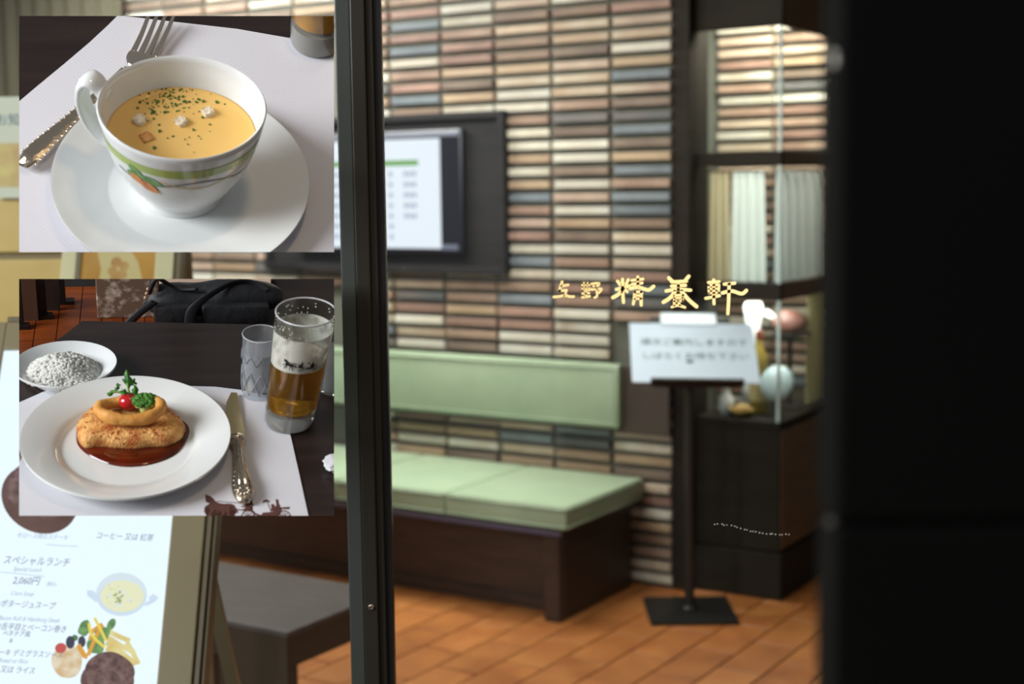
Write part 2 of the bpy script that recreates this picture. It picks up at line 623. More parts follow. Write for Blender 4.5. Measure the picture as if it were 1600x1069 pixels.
for c in CH:
    obj('character', strokes_mesh(c), M_gold, let)

# ------------------------------------------------------------------ television on the brick wall
M_tvp = mat('dark_wood_panel', (27, 26, 26), 0.55, col2=(35, 33, 32), nscale=4, stretch=(1, 1, 6), spec=0.2)
M_bez = mat('black_gloss', (24, 24, 30), 0.2)
M_scr = emat('lit_screen', (236, 244, 255), 0.98)
M_scrg = emat('screen_green', (110, 200, 70), 0.6)
M_scrt = emat('screen_grey', (176, 192, 220), 0.8)
tv = thing('television', 'wall television showing a white page with a green bar, in a dark recessed surround', 'television', RM(-4.15, WB, 1.62))
obj('surround', box(nb(), -0.46, 0.895, -0.035, 0.0, -0.35, 0.345, 0.004), M_tvp, tv)
bm = nb()
for x0, x1, z0, z1 in ((-0.46, 0.895, 0.315, 0.345), (-0.46, 0.895, -0.35, -0.32), (-0.46, -0.43, -0.32, 0.315), (0.865, 0.895, -0.32, 0.315)):
    box(bm, x0, x1, -0.06, -0.035, z0, z1, 0.003)
obj('surround_frame', bm, M_tvp, tv)
obj('bezel', box(nb(), -0.255, 0.69, -0.07, -0.034, -0.265, 0.275, 0.012), M_bez, tv)
obj('screen', box(nb(), -0.14, 0.575, -0.0725, -0.0695, -0.24, 0.237), M_scr, tv)
obj('bezel_strip', box(nb(), -0.24, 0.675, -0.074, -0.07, 0.243, 0.262, 0.002), mat('grey_bezel', (96, 98, 110), 0.3), tv)
obj('bezel_strip', box(nb(), 0.58, 0.665, -0.074, -0.07, -0.246, -0.222, 0.002), mat('grey_bezel', (84, 88, 104), 0.3), tv)
bm = box(nb(), -0.1, 0.46, -0.0735, -0.0725, 0.122, 0.146)
obj('green_bar', bm, M_scrg, tv)
bm = nb()
for k in range(7):
    z = 0.075 - k * 0.046
    for x0, wd in ((-0.08, 0.2), (0.19, 0.05), (0.3, 0.045), (0.38, 0.09)):
        if k in (5, 6) and x0 > 0.35:
            continue
        n = int(wd / 0.025)
        for q in range(n):
            box(bm, x0 + q * 0.025, x0 + q * 0.025 + 0.017, -0.0733, -0.0725, z, z + 0.022)
o = obj('text_rows', bm, M_scrt, tv)
o['kind'] = 'stuff'

# ------------------------------------------------------------------ bench and back pad
M_green = mat('green_vinyl', (146, 161, 134), 0.32, col2=(138, 154, 127), nscale=5, bump=0.06, bscale=90)
M_greenf = M_green
M_bench = mat('dark_bench_wood', (58, 42, 32), 0.45, col2=(44, 32, 24), nscale=5, stretch=(1, 1, 8))
M_trim = mat('bluish_edge', (70, 66, 84), 0.4)
bench = thing('bench', 'long dark wooden bench with pale green seat cushions along the brick wall', 'bench', RM(-2.66, 4.5, 0))
obj('end_panel', box(nb(), -0.065, 0.0, 0.0, 0.58, 0.0, 0.34, 0.004), M_bench, bench)
obj('base', box(nb(), -2.7, -0.066, 0.13, 0.58, 0.0, 0.34, 0.003), M_bench, bench)
obj('skirt_rail', box(nb(), -2.7, -0.066, 0.115, 0.13, 0.0, 0.05, 0.003), M_bench, bench)
obj('seat_board', box(nb(), -2.72, 0.03, -0.03, 0.61, 0.34, 0.362, 0.003), M_bench, bench)
obj('edge_strip', box(nb(), -2.72, 0.028, -0.034, -0.03, 0.344, 0.36), M_trim, bench)
for k in range(5):
    x1 = 0.045 - k * 0.553 - (0.0 if k else 0)
    c = obj('seat_cushion', box(nb(), x1 - 0.55, x1, -0.02, 0.615, 0.363, 0.455, 0.014), M_green, bench, smooth=50)
    bm = nb()
    for zz in (0.375, 0.443):
        yy0, yy1 = -0.022, 0.617
        tube(bm, [(x1 - 0.54, yy0, zz), (x1 - 0.01, yy0, zz), (x1 + 0.002, yy0 + 0.012, zz), (x1 + 0.002, yy1 - 0.012, zz)], 0.004, 6)
    obj('piping', bm, M_green, c, smooth=True)
pad = thing('back_pad', 'long pale green padded backrest fixed to the brick wall above the bench', 'backrest', RM(-2.7, WB, 0.655))
obj('cushion', box(nb(), -2.7, 0.0, -0.085, -0.026, 0, 0.265, 0.018), M_green, pad, smooth=50)
bm = nb()
tube(bm, [(-2.68, -0.085, 0.018), (-0.02, -0.085, 0.018), (-0.02, -0.085, 0.247), (-2.68, -0.085, 0.247)], 0.005, 6, up=V((0, 1, 0)))
obj('piping', bm, M_green, pad, smooth=True)
obj('backing_board', box(nb(), -2.7, 0.205, -0.04, -0.025, -0.02, 0.255, 0.003), mat('brown_board', (62, 50, 42), 0.5), pad)

# ------------------------------------------------------------------ showcase with glass corner
M_case = mat('showcase_dark_wood', (40, 35, 27), 0.65, col2=(34, 30, 23), nscale=4, stretch=(1, 1, 5), spec=0.15)
M_case2 = mat('showcase_lit_wood', (92, 66, 36), 0.5, col2=(78, 56, 32), nscale=4, stretch=(1, 1, 5))  # lighter brown for side faces, their lit look put into the colour
M_cglass = thin_glass('showcase_glass', (0.95, 0.98, 0.97), 0.6)
M_edge = mat('glass_edge', (196, 214, 208), 0.2, spec=0.6)
AX, BX = -2.066, 5.2  # outer front corner
sh = thing('showcase', 'tall dark wooden showcase with glass corner panes and a brown cabinet base', 'showcase', RM(AX, BX, 0))
W0, DP = -0.36, 1.0
obj('base_cabinet', box(nb(), W0, 0, 0, DP, 0.19, 0.69, 0.004), M_case, sh)
obj('side_face', box(nb(), 0.001, 0.006, 0.012, DP, 0.2, 0.68), M_case2, sh)
obj('plinth', box(nb(), W0, 0.016, -0.016, DP, 0.0, 0.185, 0.005), M_case, sh)
obj('counter_top', box(nb(), W0, 0.006, -0.006, DP, 0.69, 0.712, 0.003), M_case, sh)
obj('corner_post', box(nb(), W0 - 0.075, W0 + 0.0, -0.06, 0.12, 0, 2.76, 0.004), M_case, sh)
for nm, z0, z1 in (('header', 2.24, 2.76), ('middle_rail', 1.712, 1.765), ('lower_rail', 1.19, 1.255)):
    p = obj(nm, box(nb(), W0, 0, 0, 0.025, z0, z1, 0.002), M_case, sh)
    obj(nm + '_return', box(nb(), -0.02, 0.0, 0.026, DP, z0, z1, 0.002), M_case2, sh)
obj('back_post', box(nb(), -0.03, 0.0, DP - 0.03, DP, 0.712, 2.24), M_case, sh)
for z0, z1 in ((0.712, 1.19), (1.255, 1.712), (1.765, 2.24)):
    obj('pane', box(nb(), W0, -0.016, 0.006, 0.012, z0, z1), M_cglass, sh)
    obj('pane', box(nb(), -0.012, -0.006, 0.014, DP - 0.03, z0, z1), M_cglass, sh)
    obj('glass_joint', box(nb(), -0.014, -0.003, 0.003, 0.014, z0, z1, 0.001), M_edge, sh)
obj('shelf', box(nb(), W0, -0.02, 0.03, 0.5, 1.19, 1.2), M_case, sh)

# curtains
M_curt = soft_mat('white_voile', (236, 242, 238), 0.5)
M_curtb = soft_mat('cream_voile', (206, 194, 164), 0.45)


def curtain(name, label, x0, x1, y, z0, z1, m, mw, axis=0, folds=7, amp=0.012, flare=0.02):
    t = thing(name, label, 'curtain', mw, None)
    bm = nb()
    n, rows = folds * 8, 8
    g = []
    for j in range(rows + 1):
        f = j / rows
        row = []
        for i in range(n + 1):
            s = i / n
            x = x0 + (x1 - x0) * s + flare * (1 - f) * (s - 0.5)
            yy = y + amp * (0.7 + 0.5 * (1 - f)) * math.sin(2 * math.pi * folds * s + 0.6 * math.sin(5 * s))
            p = (x, yy, z0 + (z1 - z0) * f) if axis == 0 else (yy, x, z0 + (z1 - z0) * f)
            row.append(bm.verts.new(p))
        g.append(row)
    for j in range(rows):
        for i in range(n):
            bm.faces.new((g[j][i], g[j][i + 1], g[j + 1][i + 1], g[j + 1][i]))
    c = obj('fabric', bm, m, t, smooth=True)
    bm = nb()
    if axis == 0:
        tube(bm, [(x0 - 0.01, y, z1 + 0.004), (x1 + 0.01, y, z1 + 0.004)], 0.005, 8)
    else:
        tube(bm, [(y, x0 - 0.01, z1 + 0.004), (y, x1 + 0.01, z1 + 0.004)], 0.005, 8)
    obj('rod', bm, M_steel, t, smooth=40)
    return t


SHW = RM(AX, BX, 0)
curtain('cafe_curtain', 'narrow beige pleated curtain next to the dark showcase post', W0 + 0.045, W0 + 0.125, 0.045, 1.257, 1.69, M_curtb, SHW, folds=3)
curtain('cafe_curtain', 'white pleated curtain behind the front showcase pane, left of the brick gap', W0 + 0.14, -0.085, 0.045, 1.257, 1.69, M_curt, SHW, folds=4)
curtain('cafe_curtain', 'white pleated curtain behind the side pane right of the glass corner', 0.06, 0.62, -0.045, 1.257, 1.69, M_curt, SHW, axis=1, folds=6, amp=0.022)
M_yel = soft_mat('yellow_cloth', (206, 196, 146), 0.45)
curtain('side_curtain', 'pale yellow curtain hanging below the lower rail at the side pane', 0.42, 0.66, -0.05, 0.73, 1.19, M_yel, SHW, axis=1, folds=4)

# food and tableware inside the showcase


def SM(x, y, z=0.713):
    return RM(AX, BX, 0) @ Matrix.Translation((x, y, z))


M_white = mat('white_china', (232, 232, 228), 0.2, spec=0.5)
M_bottle = mat('olive_bottle', (148, 130, 62), 0.25)
bt = thing('wine_bottle', 'olive yellow bottle standing behind the showcase glass', 'bottle', SM(-0.17, 0.2))
bm = nb()
lathe(bm, [(0, 0), (0.038, 0), (0.04, 0.01), (0.04, 0.2), (0.036, 0.235), (0.018, 0.27), (0.014, 0.29), (0.014, 0.33), (0, 0.33)], 28)
obj('body', bm, M_bottle, bt, smooth=40)
obj('label', lathe(nb(), [(0.0405, 0.05), (0.0405, 0.14)], 28), mat('cream_label', (206, 190, 140), 0.6), bt, smooth=True)
obj('cork', lathe(nb(), [(0.0155, 0.3), (0.0155, 0.335), (0, 0.336)], 16), mat('cork_foil', (120, 60, 40), 0.5), bt, smooth=40)
M_pale = mat('pale_blue_china', (188, 208, 212), 0.25)
dp = thing('display_plate', 'pale blue plate propped upright behind the showcase corner', 'plate', SM(-0.075, 0.11) @ Matrix.Rotation(R(-20), 4, 'X') @ Matrix.Scale(0.62, 4))
obj('dish', xf(lathe(nb(), [(0, 0.012), (0.08, 0.012), (0.11, 0.0), (0.115, 0.003), (0.112, 0.008), (0.08, 0.02), (0, 0.02)], 36), Matrix.Translation((0, 0, 0.225)) @ Matrix.Rotation(R(90), 4, 'X')), M_pale, dp, smooth=40)
obj('stand', box(box(nb(), -0.05, 0.05, -0.03, 0.06, 0.0, 0.012), -0.008, 0.008, 0.02, 0.04, 0.01, 0.2), M_dark, dp)
va = thing('small_vase', 'small white vase on the showcase floor beside the dark post', 'vase', SM(-0.27, 0.1))
obj('body', lathe(nb(), [(0, 0), (0.022, 0), (0.032, 0.03), (0.03, 0.06), (0.016, 0.085), (0.014, 0.1), (0.02, 0.115), (0.016, 0.113), (0.01, 0.098), (0, 0.09)], 24), M_white, va, smooth=True)
obj('sprig', tube(nb(), [(0, 0, 0.08), (0.004, 0, 0.13), (0.012, 0.003, 0.16)], [0.003, 0.003, 0.006], 6), mat('dried_stem', (132, 116, 78), 0.8), va, smooth=True)
bl = thing('brass_bowl', 'low golden bowl of bread on the showcase floor', 'bowl', SM(-0.19, 0.075))
obj('dish', lathe(nb(), [(0, 0), (0.03, 0), (0.05, 0.03), (0.053, 0.03), (0.032, 0.006), (0, 0.006)], 28), mat('brass', (186, 152, 84), 0.35, metal=0.5), bl, smooth=True)
obj('bread', ball(nb(), (0, 0, 0.03), 0.038, 0.036, 0.022, 2, 0.06), mat('bread_crust', (196, 160, 100), 0.7), bl, smooth=True)
gl = thing('stem_glass', 'empty stem glass on the showcase floor near the post', 'glass', SM(-0.31, 0.2))
obj('bowl', lathe(nb(), [(0, 0.085), (0.025, 0.1), (0.036, 0.14), (0.033, 0.18), (0.032, 0.18), (0.034, 0.14), (0.023, 0.103), (0, 0.09)], 24), M_cglass, gl, smooth=True)
obj('stem', lathe(nb(), [(0, 0), (0.034, 0), (0.03, 0.004), (0.005, 0.012), (0.004, 0.08), (0, 0.086)], 20), M_cglass, gl, smooth=True)
M_ham = mat('roast_ham', (140, 96, 84), 0.45, col2=(96, 62, 54), nscale=18, bump=0.3)
hm = thing('ham_joint', 'pink brown ham joint on a dark raised stand behind the corner glass', 'meat', SM(-0.1, 0.36))
bm = nb()
ball(bm, (0, 0, 0.36), 0.075, 0.055, 0.05, 3, 0.03)
obj('joint', bm, M_ham, hm, smooth=True)
obj('bone', tube(nb(), [(-0.06, 0, 0.37), (-0.11, 0, 0.395)], [0.012, 0.016], 10), M_white, hm, smooth=True)
bm = nb()
lathe(bm, [(0, 0), (0.05, 0), (0.05, 0.008), (0.01, 0.02), (0.01, 0.29), (0.085, 0.305), (0.09, 0.312), (0, 0.312)], 28)
obj('stand', bm, M_dark, hm, smooth=40)
nk = thing('folded_napkin', 'white folded napkin cone standing on the showcase floor at the corner', 'napkin', SM(-0.25, 0.33))
obj('cloth', lathe(nb(), [(0, 0), (0.05, 0), (0.042, 0.08), (0.025, 0.3), (0.04, 0.42), (0.03, 0.44), (0, 0.36)], 16), mat('napkin_linen', (226, 230, 226), 0.8), nk, smooth=True)

# ------------------------------------------------------------------ notice stand
ns = thing('notice_stand', 'black pedestal stand with a slanted white notice of two printed lines', 'sign stand', Matrix.Translation((0.672, 5.35, 0)))
obj('base_plate', box(nb(), -0.166, 0.166, -0.17, 0.17, 0, 0.014, 0.003), mat('matt_black', (24, 23, 21), 0.4), ns)
obj('foot_cap', lathe(nb(), [(0.034, 0.014), (0.034, 0.022), (0.022, 0.03)], 20), M_black, ns, smooth=40)
obj('pole', tube(nb(), [(0, 0, 0.014), (0, 0, 0.98)], 0.019, 16), mat('dark_bronze_pole', (48, 42, 36), 0.4, metal=0.3), ns, smooth=40)
TI = Matrix.Translation((0.012, -0.1, 0.908)) @ Matrix.Rotation(R(-52), 4, 'X') @ Matrix.Rotation(R(2), 4, 'Y')
tbl = obj('back_plate', xf(box(nb(), -0.155, 0.155, 0.006, 0.016, -0.012, 0.365, 0.002), TI), M_black, ns)
obj('ledge', xf(box(nb(), -0.17, 0.175, -0.03, 0.006, -0.016, -0.004, 0.002), TI), M_black, ns)
pp = obj('notice_sheet', xf(box(nb(), -0.238, 0.238, -0.0005, 0.005, 0.0, 0.32), TI), mat('white_card', (166, 178, 190), 0.6), ns)
M_ink = mat('green_black_ink', (70, 92, 84), 0.7)
bm = text_mesh('順次ご案内しますので', 0.041)
xf(bm, TI @ Matrix.Translation((-0.2, -0.0012, 0.2)) @ Matrix.Rotation(R(90), 4, 'X'))
obj('printed_line', bm, M_ink, pp)
bm = text_mesh('しばらくお待ち下さい', 0.041)
xf(bm, TI @ Matrix.Translation((-0.2, -0.0012, 0.125)) @ Matrix.Rotation(R(90), 4, 'X'))
obj('printed_line', bm, M_ink, pp)
obj('clip', xf(box(nb(), -0.115, 0.1, -0.006, 0.004, 0.31, 0.375, 0.003), TI), mat('pale_clip', (196, 206, 214), 0.35), ns)

# ------------------------------------------------------------------ low dark table behind the left pane
lt = thing('low_table', 'low dark grey topped table standing on the orange floor behind the left pane', 'table', RM(-2.52, 2.82, 0))
M_ltop = mat('grey_laminate', (74, 67, 63), 0.5, col2=(62, 56, 53), nscale=6, stretch=(1, 5, 1), bump=0.05)
M_lt = mat('brown_table_wood', (52, 42, 28), 0.5)
obj('tabletop', box(nb(), -0.72, 0.0, 0.0, 0.46, 0.435, 0.45, 0.002), M_ltop, lt)
obj('front_apron', box(nb(), -0.71, -0.008, 0.006, 0.02, 0.345, 0.434), M_lt, lt)
obj('side_apron', box(nb(), -0.02, -0.008, 0.021, 0.45, 0.345, 0.434), M_lt, lt)
for x0, x1, y0, y1 in ((-0.26, -0.009, 0.006, 0.05), (-0.05, -0.009, 0.36, 0.45), (-0.71, -0.66, 0.006, 0.05), (-0.71, -0.67, 0.36, 0.45)):
    obj('leg', box(nb(), x0, x1, y0, y1, 0, 0.344, 0.002), M_lt, lt)

# ------------------------------------------------------------------ backlit menu stand
M_fr = mat('champagne_aluminium', (130, 115, 84), 0.42)
M_fr2 = mat('dull_aluminium', (104, 90, 66), 0.42)
M_face = emat('backlit_acrylic', (232, 245, 255), 1.14)


def stand_matrix(pl, pr_, lean, y0):
    """origin at a point of the screen's lower right, x along the board, y up the leaning board, z out to the street"""
    return None


LEAN = R(31)
# board frame: x right, y up along the board, z towards the street
p_ref = ray(270, 806)
P_ref = EYE + p_ref * (2.6 / p_ref.y)
bx_ = V((1, 0.0, 0.0))
by_ = V((0, math.sin(LEAN), math.cos(LEAN)))
bz_ = bx_.cross(by_)
MB = Matrix(((bx_.x, by_.x, bz_.x, P_ref.x), (bx_.y, by_.y, bz_.y, P_ref.y), (bx_.z, by_.z, bz_.z, P_ref.z), (0, 0, 0, 1)))
MBi = MB.inverted()


def on_board(px, py, Mi=None, Mx=None):
    Mi = Mi or MBi
    o, d = Mi @ EYE, Mi.to_3x3() @ ray(px, py)
    t = -o.z / d.z
    p = o + d * t
    return p.x, p.y


ms = thing('menu_stand', 'leaning backlit menu board with white face and champagne metal frame', 'sign stand', MB)
tl = on_board(6, 548)
xr = 0.0
yt = tl[1]
xl = tl[0]
yb = -1.02
obj('screen', box(nb(), xl, xr, yb, yt, -0.012, 0.0), M_face, ms)
obj('frame', box(nb(), xr, xr + 0.062, yb - 0.06, yt + 0.06, -0.03, 0.006, 0.003), M_fr, ms)
obj('frame', box(nb(), xl - 0.062, xl, yb - 0.06, yt + 0.06, -0.03, 0.006, 0.003), M_fr, ms)
obj('frame', box(nb(), xl, xr, yt, yt + 0.06, -0.03, 0.006, 0.003), M_fr, ms)
obj('frame', box(nb(), xl, xr, yb - 0.06, yb, -0.03, 0.006, 0.003), M_fr, ms)
obj('side_profile', box(nb(), xr + 0.062, xr + 0.074, yb - 0.06, yt + 0.06, -0.05, 0.0, 0.002), M_fr2, ms)
obj('side_profile', box(nb(), xr + 0.0745, xr + 0.082, yb - 0.06, yt + 0.06, -0.05, -0.006, 0.002), M_fr2, ms)
obj('top_handle', tube(nb(), [(xl + 0.0, yt + 0.066, 0.0), (xl + 0.06, yt + 0.066, 0.0)], 0.007, 10), M_fr2, ms, smooth=40)
# rear strut
pa, pb = ray(322, 880), ray(380, 1140)
A_, B_ = EYE + pa * (2.72 / pa.y), EYE + pb * (2.95 / pb.y)
dirn = (B_ - A_).normalized()
B_ = A_ + dirn * ((A_.z - 0.01) / -dirn.z)
A_ = A_ - dirn * 0.25
bm = nb()
tube(bm, [MBi @ A_, MBi @ B_], 0.018, 4, up=MBi.to_3x3() @ V((0.6, 0.8, 0)))
obj('rear_strut', bm, M_fr, ms)

M_p = {k: emat('print_' + k, *v) for k, v in {
    'ink': ((176, 188, 212), 0.95), 'inkd': ((126, 138, 168), 0.9), 'rim': ((222, 234, 244), 1.0), 'shade': ((208, 224, 242), 1.05), 'soup': ((238, 238, 200), 1.0),
    'herb': ((150, 172, 120), 0.8, (196, 204, 150), 30), 'green': ((128, 172, 104), 0.9, (84, 130, 76), 60), 'orange': ((238, 170, 60), 0.9), 'yellow': ((246, 220, 90), 0.95),
    'fries': ((240, 226, 160), 0.95, (226, 200, 120), 30), 'steak': ((136, 104, 100), 0.9, (84, 56, 52), 70), 'black': ((58, 62, 80), 0.9), 'red': ((224, 90, 84), 0.8),
    'roll': ((226, 190, 140), 0.9, (246, 232, 206), 50), 'sauce': ((120, 84, 78), 0.8, (92, 60, 52), 12)}.items()}


def bpoly(bm, pts, z=0.0006):
    vs = [bm.verts.new((*on_board(x, y), z)) for x, y in pts]
    f = bm.faces.new(vs)
    bmesh.ops.triangulate(bm, faces=[f])
    return bm


def ell(cx, cy, rx, ry, n=28, rot=0, wob=0.0):
    o = []
    for i in range(n):
        a = 2 * math.pi * i / n
        k = 1 + wob * math.sin(3 * a + cx) * 0.6 + wob * math.sin(5 * a + cy) * 0.5
        x, y = rx * math.cos(a) * k, ry * math.sin(a) * k
        o.append((cx + x * math.cos(rot) - y * math.sin(rot), cy + x * math.sin(rot) + y * math.cos(rot)))
    return o


def prt(name, key, polys, z):
    bm = nb()
    for p in polys:
        bpoly(bm, p, z)
    g = bmesh.ops.extrude_face_region(bm, geom=list(bm.faces))
    bmesh.ops.translate(bm, vec=(0, 0, -0.0003), verts=[e for e in g['geom'] if isinstance(e, bmesh.types.BMVert)])
    return obj(name, bm, M_p[key], ms)


def strip(pts, w):
    l, r = [], []
    n = len(pts)
    for i, (x, y) in enumerate(pts):
        a, b = pts[max(i - 1, 0)], pts[min(i + 1, n - 1)]
        dx, dy = b[0] - a[0], b[1] - a[1]
        q = math.hypot(dx, dy)
        l.append((x - dy / q * w, y + dx / q * w))
        r.append((x + dy / q * w, y - dx / q * w))
    return l + r[::-1]


prt('printed_soup_cup', 'rim', [ell(190, 929, 40, 34)], 0.0006)
prt('printed_cup_shade', 'shade', [ell(190, 935, 38, 27)], 0.0008)
prt('printed_cup_handle', 'shade', [strip([(152, 940), (138, 930), (137, 924), (145, 925), (152, 932)], 2)], 0.0007)
prt('printed_cup_handle', 'shade', [strip([(226, 946), (240, 940), (246, 934), (240, 930), (233, 936)], 2)], 0.0007)
prt('printed_soup', 'soup', [ell(191, 932, 34, 25)], 0.001)
prt('printed_garnish', 'herb', [ell(186 + random.gauss(0, 5), 935 + random.gauss(0, 5), 2.2, 1.6, 7) for _ in range(16)] + [ell(190 + random.uniform(-24, 24), 932 + random.uniform(-17, 17), 0.9, 0.7, 6) for _ in range(14)], 0.0012)
prt('printed_croutons', 'rim', [ell(x, y, 2.6, 2.4, 6) for x, y in ((171, 931), (191, 924), (202, 938), (182, 946), (195, 929), (189, 945))], 0.0013)
prt('printed_fries', 'fries', [strip([(168, 986), (186, 995), (203, 1002)], 4), strip([(167, 995), (190, 1010), (210, 1020)], 4), strip([(166, 1004), (188, 1018), (212, 1038)], 4), strip([(166, 1013), (186, 1024), (208, 1042)], 4), strip([(198, 1004), (208, 1020), (216, 1038)], 4)], 0.0006)
prt('printed_greens', 'green', [ell(132, 982, 9, 13, 20, 0.3, 0.12), ell(150, 1008, 14, 15, 20, 0, 0.12), ell(174, 976, 6, 10, 16, 0.5), ell(160, 990, 12, 12, 16, 0, 0.15), ell(117, 997, 5, 5, 12)], 0.0008)
prt('printed_orange_strips', 'orange', [strip([(160, 976), (150, 995), (138, 1024)], 3), strip([(160, 975), (146, 985), (140, 1000)], 2.5), strip([(122, 1008), (132, 1025), (137, 1027)], 4)], 0.0011)
prt('printed_yellow_strips', 'yellow', [strip([(139, 974), (142, 990), (150, 1000), (164, 1012)], 2.4), strip([(148, 966), (158, 985), (166, 1002)], 2.2)], 0.0012)
prt('printed_roll', 'roll', [ell(105, 1034, 24, 26, 26, 0, 0.04)], 0.0007)
prt('printed_olive', 'black', [ell(110, 1004, 7, 10, 18), ell(128, 1003, 6, 9, 16)], 0.001)
prt('printed_tomato', 'red', [ell(95, 1013, 9, 8, 18, -0.3)], 0.0009)
prt('printed_steak', 'steak', [ell(171, 1052, 39, 33, 32, 0, 0.03)], 0.0014)
prt('printed_gravy', 'sauce', [ell(168, 1064, 42, 34, 28)], 0.0013)
prt('printed_large_gravy', 'sauce', [ell(62, 780, 62, 52, 40, 0.5)], 0.0008)
prt('printed_large_steak', 'steak', [ell(64, 768, 56, 40, 36, 0.35, 0.06)], 0.0012)
prt('printed_rule', 'ink', [strip([(72, 851), (96, 853), (122, 854)], 0.4)], 0.0006)
prt('printed_rule', 'ink', [strip([(0, 894), (70, 901)], 0.4)], 0.0006)


def btext(s, px, py, size_px, key, shear=0.15):
    x, y = on_board(px, py)
    k = 2.6 / F
    bm = text_mesh(s, size_px * k * 1.02, shear, 0.0002)
    xf(bm, Matrix.Translation((x, y, 0.0008)) @ Matrix.Rotation(R(-3.5), 4, 'Z') @ Matrix.Scale(1.16, 4, (0, 1, 0)))
    obj('printed_line', bm, M_p[key], ms)


btext('コーヒー 又は 紅茶', 149, 841, 10.5, 'inkd')
btext('牛ロース肉のステーキ', 26, 840, 8, 'ink')
btext('スペシャルランチ', 4, 880, 13, 'inkd')
btext('Special Lunch', 20, 892, 8, 'ink', 0.4)
btext('2,060円', 19, 912, 13, 'inkd')
btext('(税込)', 72, 915, 6, 'ink')
btext('Corn Soup', 16, 930, 8, 'ink', 0.4)
btext('コーンポタージュスープ', -32, 946, 10.5, 'inkd')
btext('Sole and Bacon Roll & Hamburg Steak', -34, 967, 8, 'ink', 0.4)
btext('帆立貝の舌平目とベーコン巻き', -40, 981, 10, 'inkd')
btext('ベネチア風', 3, 993, 8.5, 'inkd')
btext('&', 14, 1004, 8, 'inkd')
btext('ハンバーグステーキ デミグラスソース', -72, 1020, 9.5, 'inkd')
btext('Bread or Rice', -4, 1035, 8, 'ink', 0.4)
btext('パン 又は ライス', -24, 1049, 10, 'inkd')

# second stand with a yellow poster, behind the menu stand
p2 = ray(165, 415)
P2 = EYE + p2 * (3.35 / p2.y)
LE2 = R(24)
by2 = V((0, math.sin(LE2), math.cos(LE2)))
bz2 = bx_.cross(by2)
MB2 = Matrix(((bx_.x, by2.x, bz2.x, P2.x), (bx_.y, by2.y, bz2.y, P2.y), (bx_.z, by2.z, bz2.z, P2.z), (0, 0, 0, 1)))
M2i = MB2.inverted()
ys = thing('poster_stand', 'champagne framed stand with a yellow poster, behind the white menu board', 'sign stand', MB2)
xa, xb = on_board(120, 415, M2i)[0], on_board(243, 415, M2i)[0]
M_post = emat('glowing_yellow_poster', (196, 146, 50), 0.75, (176, 128, 40), 6)  # glow added to brighten the poster and its prints, no lamp inside
obj('poster', box(nb(), xa, xb, -0.65, 0.38, -0.012, 0.0), M_post, ys)
fwid = 0.044
obj('frame', box(nb(), xb, xb + fwid, -0.7, 0.42, -0.03, 0.006, 0.003), mat('champagne_bright', (190, 182, 140), 0.45, metal=0.1), ys)
obj('frame', box(nb(), xa - fwid + 0.008, xa, -0.7, 0.42, -0.03, 0.006, 0.003), mat('champagne_bright', (190, 182, 140), 0.45, metal=0.1), ys)
obj('edge_profile', box(nb(), xb + fwid + 0.001, xb + fwid + 0.016, -0.7, 0.42, -0.04, 0.0, 0.002), M_fr2, ys)
obj('edge_profile', box(nb(), xa + 0.001, xa + 0.012, -0.7, 0.42, -0.01, 0.008, 0.002), M_fr2, ys)
obj('frame', box(nb(), xa - fwid, xb + fwid, 0.38, 0.43, -0.03, 0.007, 0.003), M_fr, ys)
obj('frame', box(nb(), xa - fwid, xb + fwid, -0.7, -0.65, -0.03, 0.007, 0.003), M_fr, ys)
bm = nb()
pts = [on_board(x, y, M2i) for x, y in ((152, 392), (170, 386), (205, 392), (216, 410), (224, 445), (214, 470), (150, 470), (158, 420))]
prism(bm, pts, 0.0, 0.0006)
obj('white_shape', bm, emat('poster_cream', (206, 190, 128), 0.75), ys)
bm = nb()
for x, y, r in ((182, 410, 9), (176, 424, 8), (194, 416, 8), (190, 430, 9), (178, 436, 7)):
    q = on_board(x, y, M2i)
    prism(bm, [(q[0] + r * 0.0015 * math.cos(a * 0.7), q[1] + r * 0.0015 * math.sin(a * 0.7)) for a in range(9)], 0.0006, 0.001)
obj('flower_print', bm, emat('poster_orange', (180, 130, 60), 0.7, (200, 160, 90), 30), ys)
bm = nb()
yh = -0.7
for sx in (xa - 0.03, xb + 0.03):
    top = V((sx, 0.35, -0.04))
    wp = MB2 @ top
    bot = M2i @ V((wp.x, wp.y + 0.12, 0.0))
    obj('rear_leg', tube(nb(), [top, bot], 0.012, 4), M_fr, ys)
for sx in (xa - 0.03, xb + 0.03):
    wp = MB2 @ V((sx, -0.69, -0.012))
    d_ = by2 * (-(wp.z) / by2.z)
    obj('front_leg', tube(nb(), [V((sx, -0.69, -0.012)), M2i @ (wp + d_)], 0.012, 4), M_fr, ys)
# menu stand feet reach the floor
for sx in (xl - 0.03, xr + 0.04):
    wp = MB @ V((sx, yb - 0.05, -0.012))
    if wp.z > 0.01:
        d_ = by_ * (-(wp.z) / by_.z)
        obj('front_leg', tube(nb(), [V((sx, yb - 0.05, -0.012)), MBi @ (wp + d_)], 0.014, 4), M_fr, ms)

